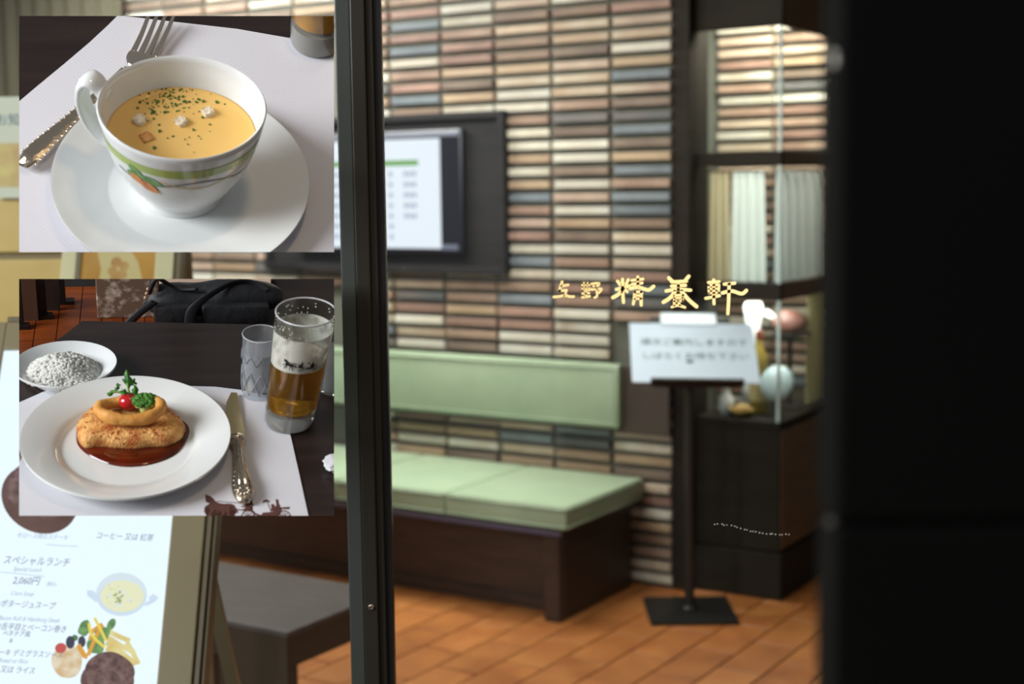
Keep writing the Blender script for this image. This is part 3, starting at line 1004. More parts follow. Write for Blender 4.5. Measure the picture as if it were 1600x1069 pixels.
# yellow cabinet at the far left with a notice hung on it, grey drape behind
M_yc = mat('yellow_lacquer', (208, 180, 104), 0.45, col2=(190, 160, 86), nscale=3)
M_ycd = mat('olive_lacquer', (126, 110, 62), 0.5)
yc = thing('yellow_cabinet', 'tall yellow cabinet with dark rails standing behind the stands at the left', 'cabinet', Matrix.Translation((-1.36, 3.95, 0)))
obj('body', box(nb(), -0.6, 0.12, 0.02, 0.42, 0.05, 1.76, 0.004), M_ycd, yc)
obj('door', box(nb(), -0.09, 0.115, 0.0, 0.019, 0.1, 1.455, 0.004), M_yc, yc)
obj('door', box(nb(), -0.09, 0.115, 0.0, 0.019, 1.475, 1.735, 0.004), M_yc, yc)
obj('door', box(nb(), -0.59, -0.1, 0.0, 0.019, 0.1, 1.735, 0.004), M_dark, yc)
obj('top_rail', box(nb(), -0.61, 0.13, -0.008, 0.43, 1.76, 1.81, 0.004), M_dark, yc)
obj('plinth', box(nb(), -0.58, 0.1, 0.03, 0.4, 0.0, 0.05), M_dark, yc)
M_not = mat('notice_paper', (206, 210, 188), 0.7)
nt_ = thing('hanging_notice', 'pale paper notice with blue heading hanging at the left edge of the cabinet', 'notice', Matrix.Translation((-1.383, 3.93, 1.625)))
obj('sheet', box(nb(), -0.03, 0.16, -0.001, 0.001, 0.0, 0.275), M_not, nt_)
obj('printed_picture', box(nb(), -0.02, 0.14, -0.0016, -0.001, 0.03, 0.15), mat('notice_yellow', (212, 196, 124), 0.7, col2=(190, 160, 110), nscale=20), nt_)
bm = text_mesh('お知らせ', 0.036)
xf(bm, Matrix.Translation((-0.022, -0.0016, 0.2)) @ Matrix.Rotation(R(90), 4, 'X'))
obj('printed_heading', bm, mat('blue_ink', (92, 118, 140), 0.7), nt_)
M_drape = mat('grey_drape', (74, 70, 52), 0.8)
curtain('drape', 'heavy grey green pleated drape hanging left of the brick wall', -1.7, 0.22, -0.06, 0.02, 2.72, M_drape, RM(-5.72, WB, 0), folds=16, amp=0.03, flare=0)


# ------------------------------------------------------------------ tilted sample boards with life-like dishes
class Stage:
    def __init__(s, px, py, dist, elev, x0, y0, x1, y1):
        d = ray(px, py).normalized()
        s.P = EYE + d * dist
        s.s = d
        s.r = d.cross(V((0, 0, 1))).normalized()
        s.r = (s.r - V((0, 0, 1)) * 0.0125).normalized()
        s.r = (s.r - d * s.r.dot(d)).normalized()
        s.u = s.r.cross(d)
        e = R(elev)
        s.e = e
        s.ty = d * math.cos(e) + s.u * math.sin(e)
        s.n = s.u * math.cos(e) - d * math.sin(e)
        X, Y, Z, P = s.r, s.ty, s.n, s.P
        s.M = Matrix(((X.x, Y.x, Z.x, P.x), (X.y, Y.y, Z.y, P.y), (X.z, Y.z, Z.z, P.z), (0, 0, 0, 1)))
        s.Mi = s.M.inverted()
        s.k = (s.P - EYE).dot(fw) / F
        c = [ray(x0, y0), ray(x1, y0), ray(x1, y1), ray(x0, y1)]
        s.planes = []
        ctr = ray((x0 + x1) / 2, (y0 + y1) / 2)
        for i in range(4):
            n = c[i].cross(c[(i + 1) % 4]).normalized()
            if n.dot(ctr) > 0:
                n = -n
            s.planes.append(n)

    def at(s, px, py, h=0.0):
        o, d = s.Mi @ EYE, s.Mi.to_3x3() @ ray(px, py)
        t = (h - o.z) / d.z
        p = o + d * t
        return p.x, p.y

    def sc(s, px, py, h=0.0):
        x, y = s.at(px, py, h)
        return ((s.M @ V((x, y, h))) - EYE).dot(fw) / F

    def trim(s, bm, mw):
        """saw the piece off flush with the sides of the board"""
        mi = mw.inverted()
        co = mi @ EYE
        for n in s.planes:
            ln = (mw.to_3x3().transposed() @ n).normalized()
            g = bm.verts[:] + bm.edges[:] + bm.faces[:]
            res = bmesh.ops.bisect_plane(bm, geom=g, dist=1e-6, plane_co=co, plane_no=ln, clear_outer=True)
            cut = [e for e in res['geom_cut'] if isinstance(e, bmesh.types.BMEdge) and e.is_boundary]
            if cut:
                try:
                    bmesh.ops.holes_fill(bm, edges=cut, sides=0)
                except Exception:
                    pass


def Z1(S, zx, zy, h=0.0):
    return S.at(zx / 2.672, zy / 2.672, h)


def Z2(S, zx, zy, h=0.0):
    return S.at(zx / 2.672, 420 + zy / 2.672, h)


def child(S, name, bm, m, root, smooth=False, cut=True):
    """mesh given in board coordinates, stored relative to its thing"""
    xf(bm, root.matrix_world.inverted() @ S.M)
    mw = root.matrix_world.copy()
    return obj(name, bm, m, root, None, smooth, (lambda b, _: S.trim(b, mw)) if cut else None)


def root_at(S, name, label, cat, x, y, h=0.0, group=None):
    return thing(name, label, cat, S.M @ Matrix.Translation((x, y, h)), group)


M_board = mat('dark_stained_table', (46, 34, 30), 0.32, col2=(34, 25, 23), nscale=5, stretch=(1, 9, 1), detail=6)
M_paper = mat('white_table_paper', (214, 213, 218), 0.75, bump=0.02, bscale=200)
M_china = mat('glazed_china', (226, 228, 226), 0.12, coat=0.3)
M_silver = mat('polished_silver', (220, 206, 186), 0.14, metal=1)
M_silverb = mat('chased_silver', (206, 190, 166), 0.2, metal=1, bump=0.3, bscale=200)
M_drink = thin_glass('tumbler_glass', (0.93, 0.95, 0.95), 1.0)
M_base = mat('thick_glass_base', (205, 205, 200), 0.08, trans=0.7, ior=1.3)
M_beer = mat('amber_beer', (226, 146, 34), 0.08, trans=0.9, ior=1.3, col2=(248, 190, 80), nscale=3)


def build_board(S, label, corners, h0=-0.02):
    c = [0, 0]
    root = root_at(S, 'display_board', label, 'board', 0, 0, -0.02)
    bm = nb()
    prism(bm, corners, h0, -0.0015)
    child(S, 'table_panel', bm, M_board, root)
    # arm that carries the board on the glass
    a = V((0, 0, -0.02))
    w0 = S.M @ a
    w1 = w0 + S.s * ((GY - 0.012 - w0.y) / S.s.y)
    bm = nb()
    tube(bm, [a, S.Mi @ w1], 0.016, 12)
    child(S, 'support_arm', bm, M_black, root, 40, False)
    bm = lathe(nb(), [(0, 0), (0.05, 0), (0.045, 0.008), (0.02, 0.014), (0, 0.014)], 24)
    xf(bm, S.Mi @ Matrix.Translation((w1.x, GY - 0.004, w1.z)) @ Matrix.Rotation(R(90), 4, 'X'))
    child(S, 'suction_foot', bm, M_black, root, 40, False)
    return root


def cutlery_path(P, Q, n, h):
    return [V((P[0] + (Q[0] - P[0]) * i / n, P[1] + (Q[1] - P[1]) * i / n, h)) for i in range(n + 1)]


def build_fork(S, Z, tip, headbase, neck, end, label, k, tine_half, handle_cut=True, arch=0.008):
    """tip/headbase/neck/end are board points"""
    root = root_at(S, 'fork', label, 'fork', *headbase, 0.0)
    T, HB, NK, EN = [V((*p, 0)) for p in (tip, headbase, neck, end)]
    ax = (T - HB).normalized()
    sd = V((-ax.y, ax.x, 0))
    wv = tine_half
    hz = 0.004 * k
    for i in range(4):
        off = (i - 1.5) / 1.5
        p0 = HB + sd * wv * off * 0.86 + V((0, 0, hz))
        L = (T - HB).length
        pts = [p0 - ax * L * 0.02, p0 + ax * L * 0.35 + V((0, 0, arch * 0.2)), p0 + ax * L * 0.7 + sd * wv * off * 0.06 + V((0, 0, arch * 0.7)), p0 + ax * L + sd * wv * off * 0.1 + V((0, 0, arch * 1.3))]
        pts = catmull(pts, 4)
        rr = [wv * 0.24 * (1 - 0.55 * j / (len(pts) - 1)) for j in range(len(pts))]
        child(S, 'tine', tube(nb(), pts, rr, 8, flat=0.6), M_silver, root, True)
    hd = [HB + ax * 0.02 * wv, HB - ax * wv * 0.5, HB - ax * wv * 1.1, HB - ax * wv * 1.6]
    hd = [p + V((0, 0, hz)) for p in hd] + [NK + V((0, 0, hz * 1.4))]
    child(S, 'head', tube(nb(), catmull(hd, 4), [wv * f for f in [1.18, 1.19, 1.2, 1.19, 1.18, 1.14, 1.08, 1.0, 0.9, 0.75, 0.6, 0.48, 0.38, 0.34, 0.31, 0.3, 0.3]], 14, flat=0.22), M_silver, root, 50)
    hl = [NK.lerp(EN, t) + V((0, 0, hz * 1.3)) for t in [j / 12 for j in range(13)]]
    child(S, 'handle', tube(nb(), hl, [wv * f for f in [0.3, 0.3, 0.31, 0.34, 0.38, 0.43, 0.49, 0.57, 0.67, 0.77, 0.83, 0.78, 0.5]], 16, flat=0.36), M_silverb, root, True)
    bm = nb()
    for t, f in [(j / 22, None) for j in range(9, 22)]:
        c = NK.lerp(EN, t)
        d_ = (EN - NK).normalized()
        s2 = V((-d_.y, d_.x, 0))
        wd = wv * (0.46 + 0.48 * max(0, t - 0.4) / 0.5)
        for sg in (-1, 1):
            ball(bm, c + s2 * sg * wd * 0.8 + V((0, 0, hz * 1.5)), wv * 0.14, wv * 0.14, wv * 0.13, 1)
    child(S, 'handle_ornament', bm, M_silver, root, True)
    return root


# ---------- upper board: cup of corn soup
S1 = Stage(276, 210, 1.85, 47, 30, 25, 522, 394)
far = 40
cs = [S1.at(x, y) for x, y in ((20, 405), (540, 405), (540, 10), (20, 10))]
build_board(S1, 'upper tilted display board carrying the soup cup, hung before the left pane', cs)
mat1 = root_at(S1, 'table_mat', 'white ribbed paper mat under the soup saucer', 'table mat', 0, 0)
edge = [(28, 160), (60, 133), (100, 100), (140, 66), (168, 40), (183, 25), (187, 24), (250, 31.5), (370, 45), (450, 59), (540, 70), (540, 410), (20, 410), (20, 167)]
M_paper1 = mat('ribbed_table_paper', (216, 214, 220), 0.75, wave=(95, 0.035, 'DIAGONAL', 0.0))
child(S1, 'sheet', prism(nb(), [S1.at(*p) for p in edge], -0.001, 0.0), M_paper1, mat1)

k1 = S1.k
sx_, sy_ = Z1(S1, 762, 772, 0.012)
sau = root_at(S1, 'saucer', 'large white saucer under the soup cup', 'saucer', sx_, sy_)
rs = 519 / 2.672 * S1.sc(762 / 2.672, 772 / 2.672)
bm = lathe(nb(), [(0, 0.003), (rs * 0.5, 0.003), (rs * 0.56, 0.0), (rs * 0.6, 0.003), (rs * 0.8, 0.008), (rs * 0.985, 0.021), (rs, 0.023), (rs * 0.997, 0.0255), (rs * 0.97, 0.0245),
                  (rs * 0.8, 0.0135), (rs * 0.62, 0.0095), (rs * 0.585, 0.0072), (rs * 0.56, 0.0066), (rs * 0.4, 0.0066), (0, 0.0066)], 96)
xf(bm, Matrix.Translation((sx_, sy_, 0)))
child(S1, 'dish', bm, M_china, sau, 60)

# cup: slightly oval bowl, foot on the saucer
hc = 0.0068
cy_off = 0.004
fx, fy = Z1(S1, 757, 800, hc)
rimh = 0.126
rx0, ry0 = Z1(S1, 762, 447, hc + rimh)
lean = ((rx0 - fx) / rimh, (ry0 - fy) / rimh)
rr_ = 347 / 2.672 * S1.sc(762 / 2.672, 447 / 2.672, hc + rimh)
OV = 0.87
cup = root_at(S1, 'soup_cup', 'white soup cup with a green band and orange fruit garland, on the saucer', 'cup', fx, fy, hc)
prof = [(0, 0.004), (0.4, 0.004), (0.42, 0.0), (0.515, 0.0), (0.52, 0.004), (0.505, 0.008), (0.57, 0.016), (0.7, 0.034), (0.82, 0.056), (0.9, 0.08), (0.955, 0.104), (0.99, 0.12), (1.0, rimh), (0.985, rimh + 0.0016), (0.955, rimh),
        (0.945, 0.12), (0.915, 0.1), (0.86, 0.074), (0.78, 0.052), (0.66, 0.032), (0.5, 0.018), (0.3, 0.012), (0, 0.011)]
bm = lathe(nb(), [(r * rr_, z) for r, z in prof], 96, 1, OV, 0, 0, lean)
xf(bm, Matrix.Translation((fx, fy, hc)))
child(S1, 'bowl', bm, M_china, cup, 60)


def cup_pt(f, ang, z, out=0.0006):
    """point on the cup's outer wall"""
    for (r0, z0), (r1, z1) in zip(prof[5:13], prof[6:13]):
        if z0 <= z <= z1 + 1e-6:
            r = r0 + (r1 - r0) * (z - z0) / (z1 - z0)
            break
    r = r * rr_ + out
    return V((fx + lean[0] * z + r * math.cos(ang), fy + lean[1] * z + r * OV * math.sin(ang), hc + z))


def cup_strip(ang0, ang1, zf, wf, n=60, out=0.0006):
    bm = nb()
    pr0 = None
    for i in range(n + 1):
        a = ang0 + (ang1 - ang0) * i / n
        z, wd = zf(a), wf(a) / 2
        cur = (bm.verts.new(cup_pt(0, a, z - wd, out)), bm.verts.new(cup_pt(0, a, z + wd, out)))
        if pr0:
            bm.faces.new((pr0[0], cur[0], cur[1], pr0[1]))
        pr0 = cur
    return bm


M_band = mat('green_glaze', (166, 186, 100), 0.15, coat=0.3)
M_leaf = mat('leaf_glaze', (86, 134, 72), 0.2, coat=0.2, col2=(120, 164, 90), nscale=90)
M_frt = mat('fruit_glaze', (226, 170, 84), 0.2, coat=0.2, col2=(208, 120, 60), nscale=60)
child(S1, 'green_band', cup_strip(0, 2 * math.pi, lambda a: 0.1015, lambda a: 0.0125, 120), M_band, cup, True)
q0 = math.pi * 1.5
child(S1, 'garland', cup_strip(q0 - 0.95, q0 + 1.5, lambda a: 0.0815 + 0.0055 * math.sin((a - q0) * 4.2 + 0.6), lambda a: 0.0022, 80, 0.0007), mat('garland_glaze', (112, 150, 96), 0.2, col2=(140, 140, 160), nscale=120), cup, True)
child(S1, 'yellow_ribbon', cup_strip(q0 - 0.3, q0 + 1.3, lambda a: 0.0825 - 0.0065 * math.sin((a - q0) * 4.2 + 0.6), lambda a: 0.0014, 80, 0.0008), mat('ribbon_glaze', (224, 186, 104), 0.2), cup, True)


def cup_blob(ang, z, la, lz, rot, out):
    bm = nb()
    vs = []
    for i in range(16):
        t = 2 * math.pi * i / 16
        x, y = la * math.cos(t), lz * math.sin(t) * (1 - 0.35 * math.cos(t))
        x, y = x * math.cos(rot) - y * math.sin(rot), x * math.sin(rot) + y * math.cos(rot)
        vs.append(bm.verts.new(cup_pt(0, ang + x / rr_ / 0.9, z + y, out)))
    bm.faces.new(vs)
    return bm


for a, z, la, lz, ro in ((-0.62, 0.0785, 0.011, 0.006, -0.5), (-0.46, 0.071, 0.013, 0.007, -0.6)):
    child(S1, 'painted_fruit', cup_blob(q0 + a, z, la, lz, ro, 0.0014), M_frt, cup)
for a, z, la, lz, ro in ((-0.62, 0.091, 0.012, 0.005, -0.7), (-0.4, 0.083, 0.013, 0.0055, -0.35), (-0.7, 0.086, 0.007, 0.004, 0.3)):
    child(S1, 'painted_leaf', cup_blob(q0 + a, z, la, lz, ro, 0.0011), M_leaf, cup)
# handle, a flat loop at the cup's left rear
ha = math.radians(157)


def cup_out(rad, z):
    return V((fx + lean[0] * z + rad * rr_ * math.cos(ha), fy + lean[1] * z + rad * rr_ * OV * math.sin(ha), hc + z))


hp = catmull([cup_out(0.96, 0.112), cup_out(1.06, 0.125), cup_out(1.17, 0.13), cup_out(1.26, 0.12), cup_out(1.27, 0.097), cup_out(1.18, 0.072), cup_out(1.0, 0.054), cup_out(0.8, 0.048)], 6)
side = V((-math.sin(ha), math.cos(ha), 0))
child(S1, 'handle', tube(nb(), hp, [0.013 + 0.002 * math.sin(math.pi * q / (len(hp) - 1)) for q in range(len(hp))], 18, flat=0.42, side=side), M_china, cup, True)

# soup
zs = 0.088
r_s = 0.8905 * rr_
sp = root_at(S1, 'corn_soup', 'smooth yellow corn soup filling the white cup', 'soup', fx + lean[0] * zs, fy + lean[1] * zs, hc + zs)
M_soup = mat('corn_soup', (234, 190, 108), 0.22, sss=0.1, col2=(236, 194, 116), nscale=14)
bm = lathe(nb(), [(0, 0.0), (r_s * 0.9, 0.0), (r_s * 0.98, 0.0004), (r_s * 1.0, 0.0012), (r_s * 0.94, -0.008), (0, -0.01)], 72, 1, OV)
xf(bm, Matrix.Translation((fx + lean[0] * zs, fy + lean[1] * zs, hc + zs)))
child(S1, 'surface', bm, M_soup, sp, True)
M_parl = mat('parsley', (44, 84, 34), 0.6, col2=(70, 118, 48), nscale=200)
hs_ = hc + zs
bm = nb()
spots = []
for _ in range(110):
    spots.append((700 + random.gauss(0, 62), 425 + random.gauss(0, 34), random.uniform(2, 7)))
spots += [(905, 428, 10), (850, 425, 9), (820, 427, 9), (938, 436, 6), (846, 491, 8), (877, 521, 6), (808, 543, 8), (722, 570, 8), (700, 578, 5), (668, 550, 9), (645, 618, 9), (663, 523, 8), (612, 505, 9), (640, 468, 14),
          (770, 425, 11), (700, 360, 6), (752, 370, 4), (803, 378, 5), (622, 392, 7), (585, 428, 9), (575, 452, 7), (880, 394, 4), (772, 583, 4), (790, 575, 5), (828, 570, 5), (784, 604, 4), (875, 549, 3), (810, 636, 3), (838, 580, 4), (690, 470, 12), (735, 440, 10), (655, 430, 11), (712, 400, 9)]
for zx, zy, sz in spots:
    if not (560 < zx < 980 and 355 < zy < 640):
        continue
    x, y = Z1(S1, zx, zy, hs_)
    r = sz / 2.672 * S1.k * 0.62
    n = random.randint(5, 7)
    poly = []
    for i in range(n):
        a = 2 * math.pi * i / n
        q = r * random.uniform(0.6, 1.5)
        poly.append((x + q * math.cos(a), y + q * math.sin(a)))
    prism(bm, poly, hs_ - 0.0004, hs_ + random.uniform(0.0006, 0.0016))
ps = root_at(S1, 'parsley_flakes', 'scattered chopped green parsley floating on the corn soup', 'herbs', *Z1(S1, 700, 430, hs_), hs_)
ps['kind'] = 'stuff'
o = child(S1, 'flakes', bm, M_parl, ps)
o['kind'] = 'stuff'
M_crt = mat('bread_crumb', (232, 216, 186), 0.85, bump=0.9, bscale=220, col2=(240, 228, 206), nscale=80)
M_crtb = mat('toasted_crust', (212, 140, 72), 0.8, bump=0.9, bscale=220, col2=(228, 180, 116), nscale=70)
for zx, zy, sz, m, lab in ((582, 500, 50, M_crt, 'pale crouton nearest the cup handle in the soup'), (755, 505, 46, M_crt, 'square pale crouton at the soup centre topped with parsley'),
                           (868, 466, 46, M_crt, 'pale crouton on the right half of the soup'), (612, 568, 50, M_crtb, 'orange toasted crouton near the front rim of the soup')):
    x, y = Z1(S1, zx, zy + 8, hs_)
    r = sz / 2.672 * S1.k / 2 * 0.86
    rt = root_at(S1, 'crouton', lab, 'crouton', x, y, hs_, 'croutons in the soup')
    bm = box(nb(), -r, r, -r, r, -0.004, r * 0.9 if m is M_crt else r * 0.45, r * 0.25)
    bmesh.ops.subdivide_edges(bm, edges=bm.edges[:], cuts=2, use_grid_fill=True)
    for v in bm.verts:
        v.co += V([random.uniform(-1, 1) * r * 0.1 for _ in range(3)])
    xf(bm, Matrix.Translation((x, y, hs_)) @ Matrix.Rotation(random.uniform(0.3, 1.0), 4, 'Z'))
    child(S1, 'cube', bm, m, rt, 40)

build_fork(S1, None, Z1(S1, 700, 40, 0.006), Z1(S1, 600, 236, 0.006), Z1(S1, 520, 300, 0.006), Z1(S1, 95, 700, 0.006), 'ornate silver fork lying on the mat behind the soup cup', 2.0, 56 / 2.672 * S1.k, arch=0.012)

# iced tea tumbler at the corner
gx, gy = Z1(S1, 1322, 172, 0.0)
kk = S1.sc(1322 / 2.672, 172 / 2.672)
rg = 116 / 2.672 * kk
tea = root_at(S1, 'tea_tumbler', 'thick-based tumbler of amber tea at the back corner of the upper mat', 'glass', gx, gy)
bm = lathe(nb(), [(0, 0), (rg * 0.9, 0), (rg, 0.01), (rg * 1.02, 0.03), (rg * 1.1, 0.2), (rg * 1.06, 0.2), (rg * 0.97, 0.045), (0, 0.042)], 48)
xf(bm, Matrix.Translation((gx, gy, 0)))
child(S1, 'glass_wall', bm, M_drink, tea, 50)
bm = lathe(nb(), [(0, 0.001), (rg * 0.88, 0.001), (rg * 0.96, 0.012), (rg * 0.95, 0.036), (0, 0.036)], 48)
xf(bm, Matrix.Translation((gx, gy, 0)))
child(S1, 'glass_base', bm, mat('smoky_base', (150, 144, 136), 0.15), tea, 50)
bm = lathe(nb(), [(0, 0.044), (rg * 0.95, 0.046), (rg * 1.03, 0.17), (0, 0.17)], 48)
xf(bm, Matrix.Translation((gx, gy, 0)))
child(S1, 'tea', bm, mat('amber_tea', (214, 150, 56), 0.15, col2=(150, 92, 28), nscale=22), tea, 50)

# ---------- lower board: fried fish plate, rice, drinks
S2 = Stage(276, 620, 1.85, 32, 30, 436, 522, 806)
cs = [S2.at(x, y) for x, y in ((20, 582.5), (129, 500), (423, 506), (540, 508), (540, 820), (20, 820))]
bd2 = build_board(S2, 'lower tilted display board carrying the fish plate and drinks before the left pane', cs)
# background of the lower board
HF = -0.05


def s2u(px, py, depth):
    """point at a given distance along the sight axis, board coordinates"""
    d = ray(px, py)
    t = (depth) / d.dot(S2.s)
    return S2.Mi @ (EYE + d * t)


DB = 2.215


def bagc(name, bm, m, smooth):
    for v in bm.verts:
        v.co.z = HF + (v.co.z - HF) * 0.63
        v.co.y = bgy + (v.co.y - bgy) * 0.72
    return child(S2, name, bm, m, bag, smooth)


bm = nb()
c4 = [s2u(x, y, DB) for x, y in ((20, 470), (540, 470), (540, 425), (20, 425))]
c5 = [p + S2.Mi.to_3x3() @ (S2.s * 0.012) for p in c4]
va, vb = [bm.verts.new(p) for p in c4], [bm.verts.new(p) for p in c5]
bm.faces.new(va)
bm.faces.new(vb[::-1])
for i in range(4):
    bm.faces.new((va[i], va[(i + 1) % 4], vb[(i + 1) % 4], vb[i]))
child(S2, 'back_panel', bm, mat('dark_back_panel', (26, 18, 16), 0.6), bd2)
bm = nb()
c4 = [s2u(x, y, DB - 0.006) for x, y in ((232, 470), (423, 470), (423, 425), (232, 425))]
c5 = [s2u(x, y, DB - 0.001) for x, y in ((232, 470), (423, 470), (423, 425), (232, 425))]
va, vb = [bm.verts.new(p) for p in c4], [bm.verts.new(p) for p in c5]
bm.faces.new(va)
bm.faces.new(vb[::-1])
for i in range(4):
    bm.faces.new((va[i], va[(i + 1) % 4], vb[(i + 1) % 4], vb[i]))
child(S2, 'cream_panel', bm, mat('cream_wall_panel', (206, 178, 156), 0.7), bd2)
M_parq = mat('orange_parquet', (140, 66, 22), 0.35, col2=(104, 46, 16), nscale=9, stretch=(1, 6, 1))
yb0 = S2.at(80, 640)[1]
x_l, x_r = S2.at(0, 440, HF)[0] - 0.03, S2.at(540, 440, HF)[0] + 0.03
y_f = S2.Mi @ (S2.P)
ytop = s2u(276, 453, DB - 0.002).y
ppw = 0.03
for i, xx in enumerate([x_l + ppw * q for q in range(int((x_r - x_l) / ppw) + 1)]):
    for j in range(4):
        y0 = 0.06 + j * 0.09 + (0.045 if i % 2 else 0)
        y1 = min(y0 + 0.089, ytop + 0.02)
        if y1 - y0 < 0.01 or xx > S2.at(200, 500)[0] + 0.05:
            continue
        # only pieces not under the table panel
        child(S2, 'parquet_block', box(nb(), xx, xx + ppw - 0.0012, y0, y1, HF - 0.008, HF), M_parq, bd2)
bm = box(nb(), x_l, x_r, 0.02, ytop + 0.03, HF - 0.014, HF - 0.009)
child(S2, 'parquet_base', bm, mat('parquet_underlay', (30, 18, 12), 0.8), bd2)  # dark sheet beneath the parquet blocks

# folding screen of dark slats
fs = root_at(S2, 'slat_screen', 'dark wooden screen with brown infill on the orange parquet', 'screen', *S2.at(60, 500, HF), HF)
M_slat = mat('black_brown_wood', (24, 17, 15), 0.45)
M_infill = mat('brown_infill', (84, 54, 36), 0.6)


def up_panel(name, x0, x1, pyb, pyt, m, root, th=0.006):
    xa_, ya_ = S2.at(x0, pyb, HF)
    xb_, yb_ = S2.at(x1, pyb, HF)
    hgt = (pyb - pyt) * S2.sc(x0, pyb, HF) / math.cos(S2.e)
    child(S2, name, box(nb(), xa_, xb_, ya_, ya_ + th, HF, HF + hgt), m, root)


up_panel('slat', 28, 38, 513, 425, M_slat, fs)
up_panel('infill', 38, 60, 502, 425, M_infill, fs)
up_panel('slat', 60, 74, 496, 425, M_slat, fs)
up_panel('infill', 74, 94, 486, 425, mat('dark_infill', (44, 28, 20), 0.6), fs)  # darker brown infill between two slats
up_panel('slat', 94, 103, 476, 425, M_slat, fs)
for x0, x1, py in ((24, 46, 516), (54, 82, 500), (92, 116, 477)):
    xa_, ya_ = S2.at(x0, py, HF)
    xb_, yb_ = S2.at(x1, py - 2, HF)
    child(S2, 'foot', box(nb(), xa_, xb_, ya_, ya_ + 0.012, HF, HF + 0.006), M_slat, fs)

# marble block
mbx, mby = S2.at(152, 500, HF)
mbx2 = S2.at(250, 500, HF)[0]
st = root_at(S2, 'marble_pier', 'brown veined marble pier behind the table edge', 'pier', (mbx + mbx2) / 2, mby + 0.01, HF)
M_marb = mat('brown_marble', (122, 98, 82), 0.3, col2=(206, 188, 170), nscale=75, detail=8, thr=(0.5, 0.68))
child(S2, 'block', box(nb(), mbx, mbx2, mby + 0.004, mby + 0.05, HF, 0.13, 0.002), M_marb, st)

# black duffel bag
M_bag = mat('black_nylon', (36, 36, 38), 0.55, bump=0.4, bscale=70)
M_strap = mat('black_webbing', (32, 32, 34), 0.6)
bgx, bgy = S2.at(330, 503, HF)
kb = S2.sc(330, 480, HF)
bag = root_at(S2, 'duffel_bag', 'black nylon duffel bag with shoulder straps behind the table', 'bag', bgx, bgy + 0.005, HF)
by0 = bgy + 0.04
bm = nb()
L = 104 * kb
secs = []
for i in range(17):
    t = i / 16 * 2 - 1
    rad = 0.037 * (1 - 0.55 * abs(t) ** 5) * (1 + 0.05 * math.sin(t * 7))
    secs.append((V((bgx + 4 * kb + t * L, by0, HF + 0.038 + 0.004 * math.sin(t * 4))), rad))
tube(bm, [p for p, _ in secs], [r for _, r in secs], 28, flat=1.12)
for v in bm.verts:
    v.co += V((0, random.uniform(-1, 1) * 0.001, random.uniform(-1, 1) * 0.0014))
bagc('body', bm, M_bag, True)
fx0 = bgx - 60 * kb
bagc('front_pocket', box(nb(), bgx - 85 * kb, bgx - 22 * kb, by0 - 0.058, by0 - 0.03, HF + 0.0, HF + 0.05, 0.01), M_bag, 50)
bagc('front_pocket', box(nb(), bgx - 14 * kb, bgx + 88 * kb, by0 - 0.056, by0 - 0.03, HF + 0.0, HF + 0.048, 0.01), M_bag, 50)
arc = catmull([(bgx - 32 * kb, by0 - 0.062, HF + 0.01), (bgx - 28 * kb, by0 - 0.062, HF + 0.045), (bgx - 8 * kb, by0 - 0.052, HF + 0.07), (bgx + 30 * kb, by0 - 0.02, HF + 0.086), (bgx + 60 * kb, by0 - 0.01, HF + 0.084), (bgx + 86 * kb, by0 - 0.02, HF + 0.066)], 6)
bagc('strap', tube(nb(), arc, 0.008, 10, flat=0.25, up=V((0, 1, 0.25))), M_strap, True)
arc = catmull([(bgx - 92 * kb, by0 - 0.03, HF + 0.07), (bgx - 80 * kb, by0 - 0.03, HF + 0.108), (bgx - 62 * kb, by0 - 0.02, HF + 0.088), (bgx - 45 * kb, by0 - 0.02, HF + 0.074), (bgx - 20 * kb, by0 - 0.03, HF + 0.08)], 6)
bagc('carry_handle', tube(nb(), arc, 0.004, 8), M_strap, True)
arc = catmull([(bgx - 82 * kb, by0 - 0.05, HF + 0.062), (bgx - 105 * kb, by0 - 0.06, HF + 0.04), (bgx - 125 * kb, by0 - 0.06, HF + 0.008)], 6)
bagc('side_strap', tube(nb(), arc, 0.007, 8, flat=0.3, up=V((0, 1, 0))), M_strap, True)
bm = nb()
for i in range(3):
    ball(bm, (bgx - (96 - i * 2) * kb, by0 - 0.055, HF + 0.075 + i * 0.011), 0.003, 0.003, 0.005, 1)
bagc('zip_pull', bm, mat('zip_beads', (190, 150, 120), 0.4), True)

# placemat with printed carriage
mt2 = root_at(S2, 'table_mat', 'white paper mat under the fish plate with a brown printed carriage', 'table mat', 0, 0)
pl2 = [Z2(S2, *p) for p in ((40, 585), (80, 558), (180, 514), (290, 478), (480, 472), (800, 490), (900, 493), (1008, 506), (1165, 540), (1215, 705), (1250, 860), (1300, 1090), (40, 1090))]
child(S2, 'sheet', prism(nb(), pl2, -0.001, 0.0), M_paper, mt2)

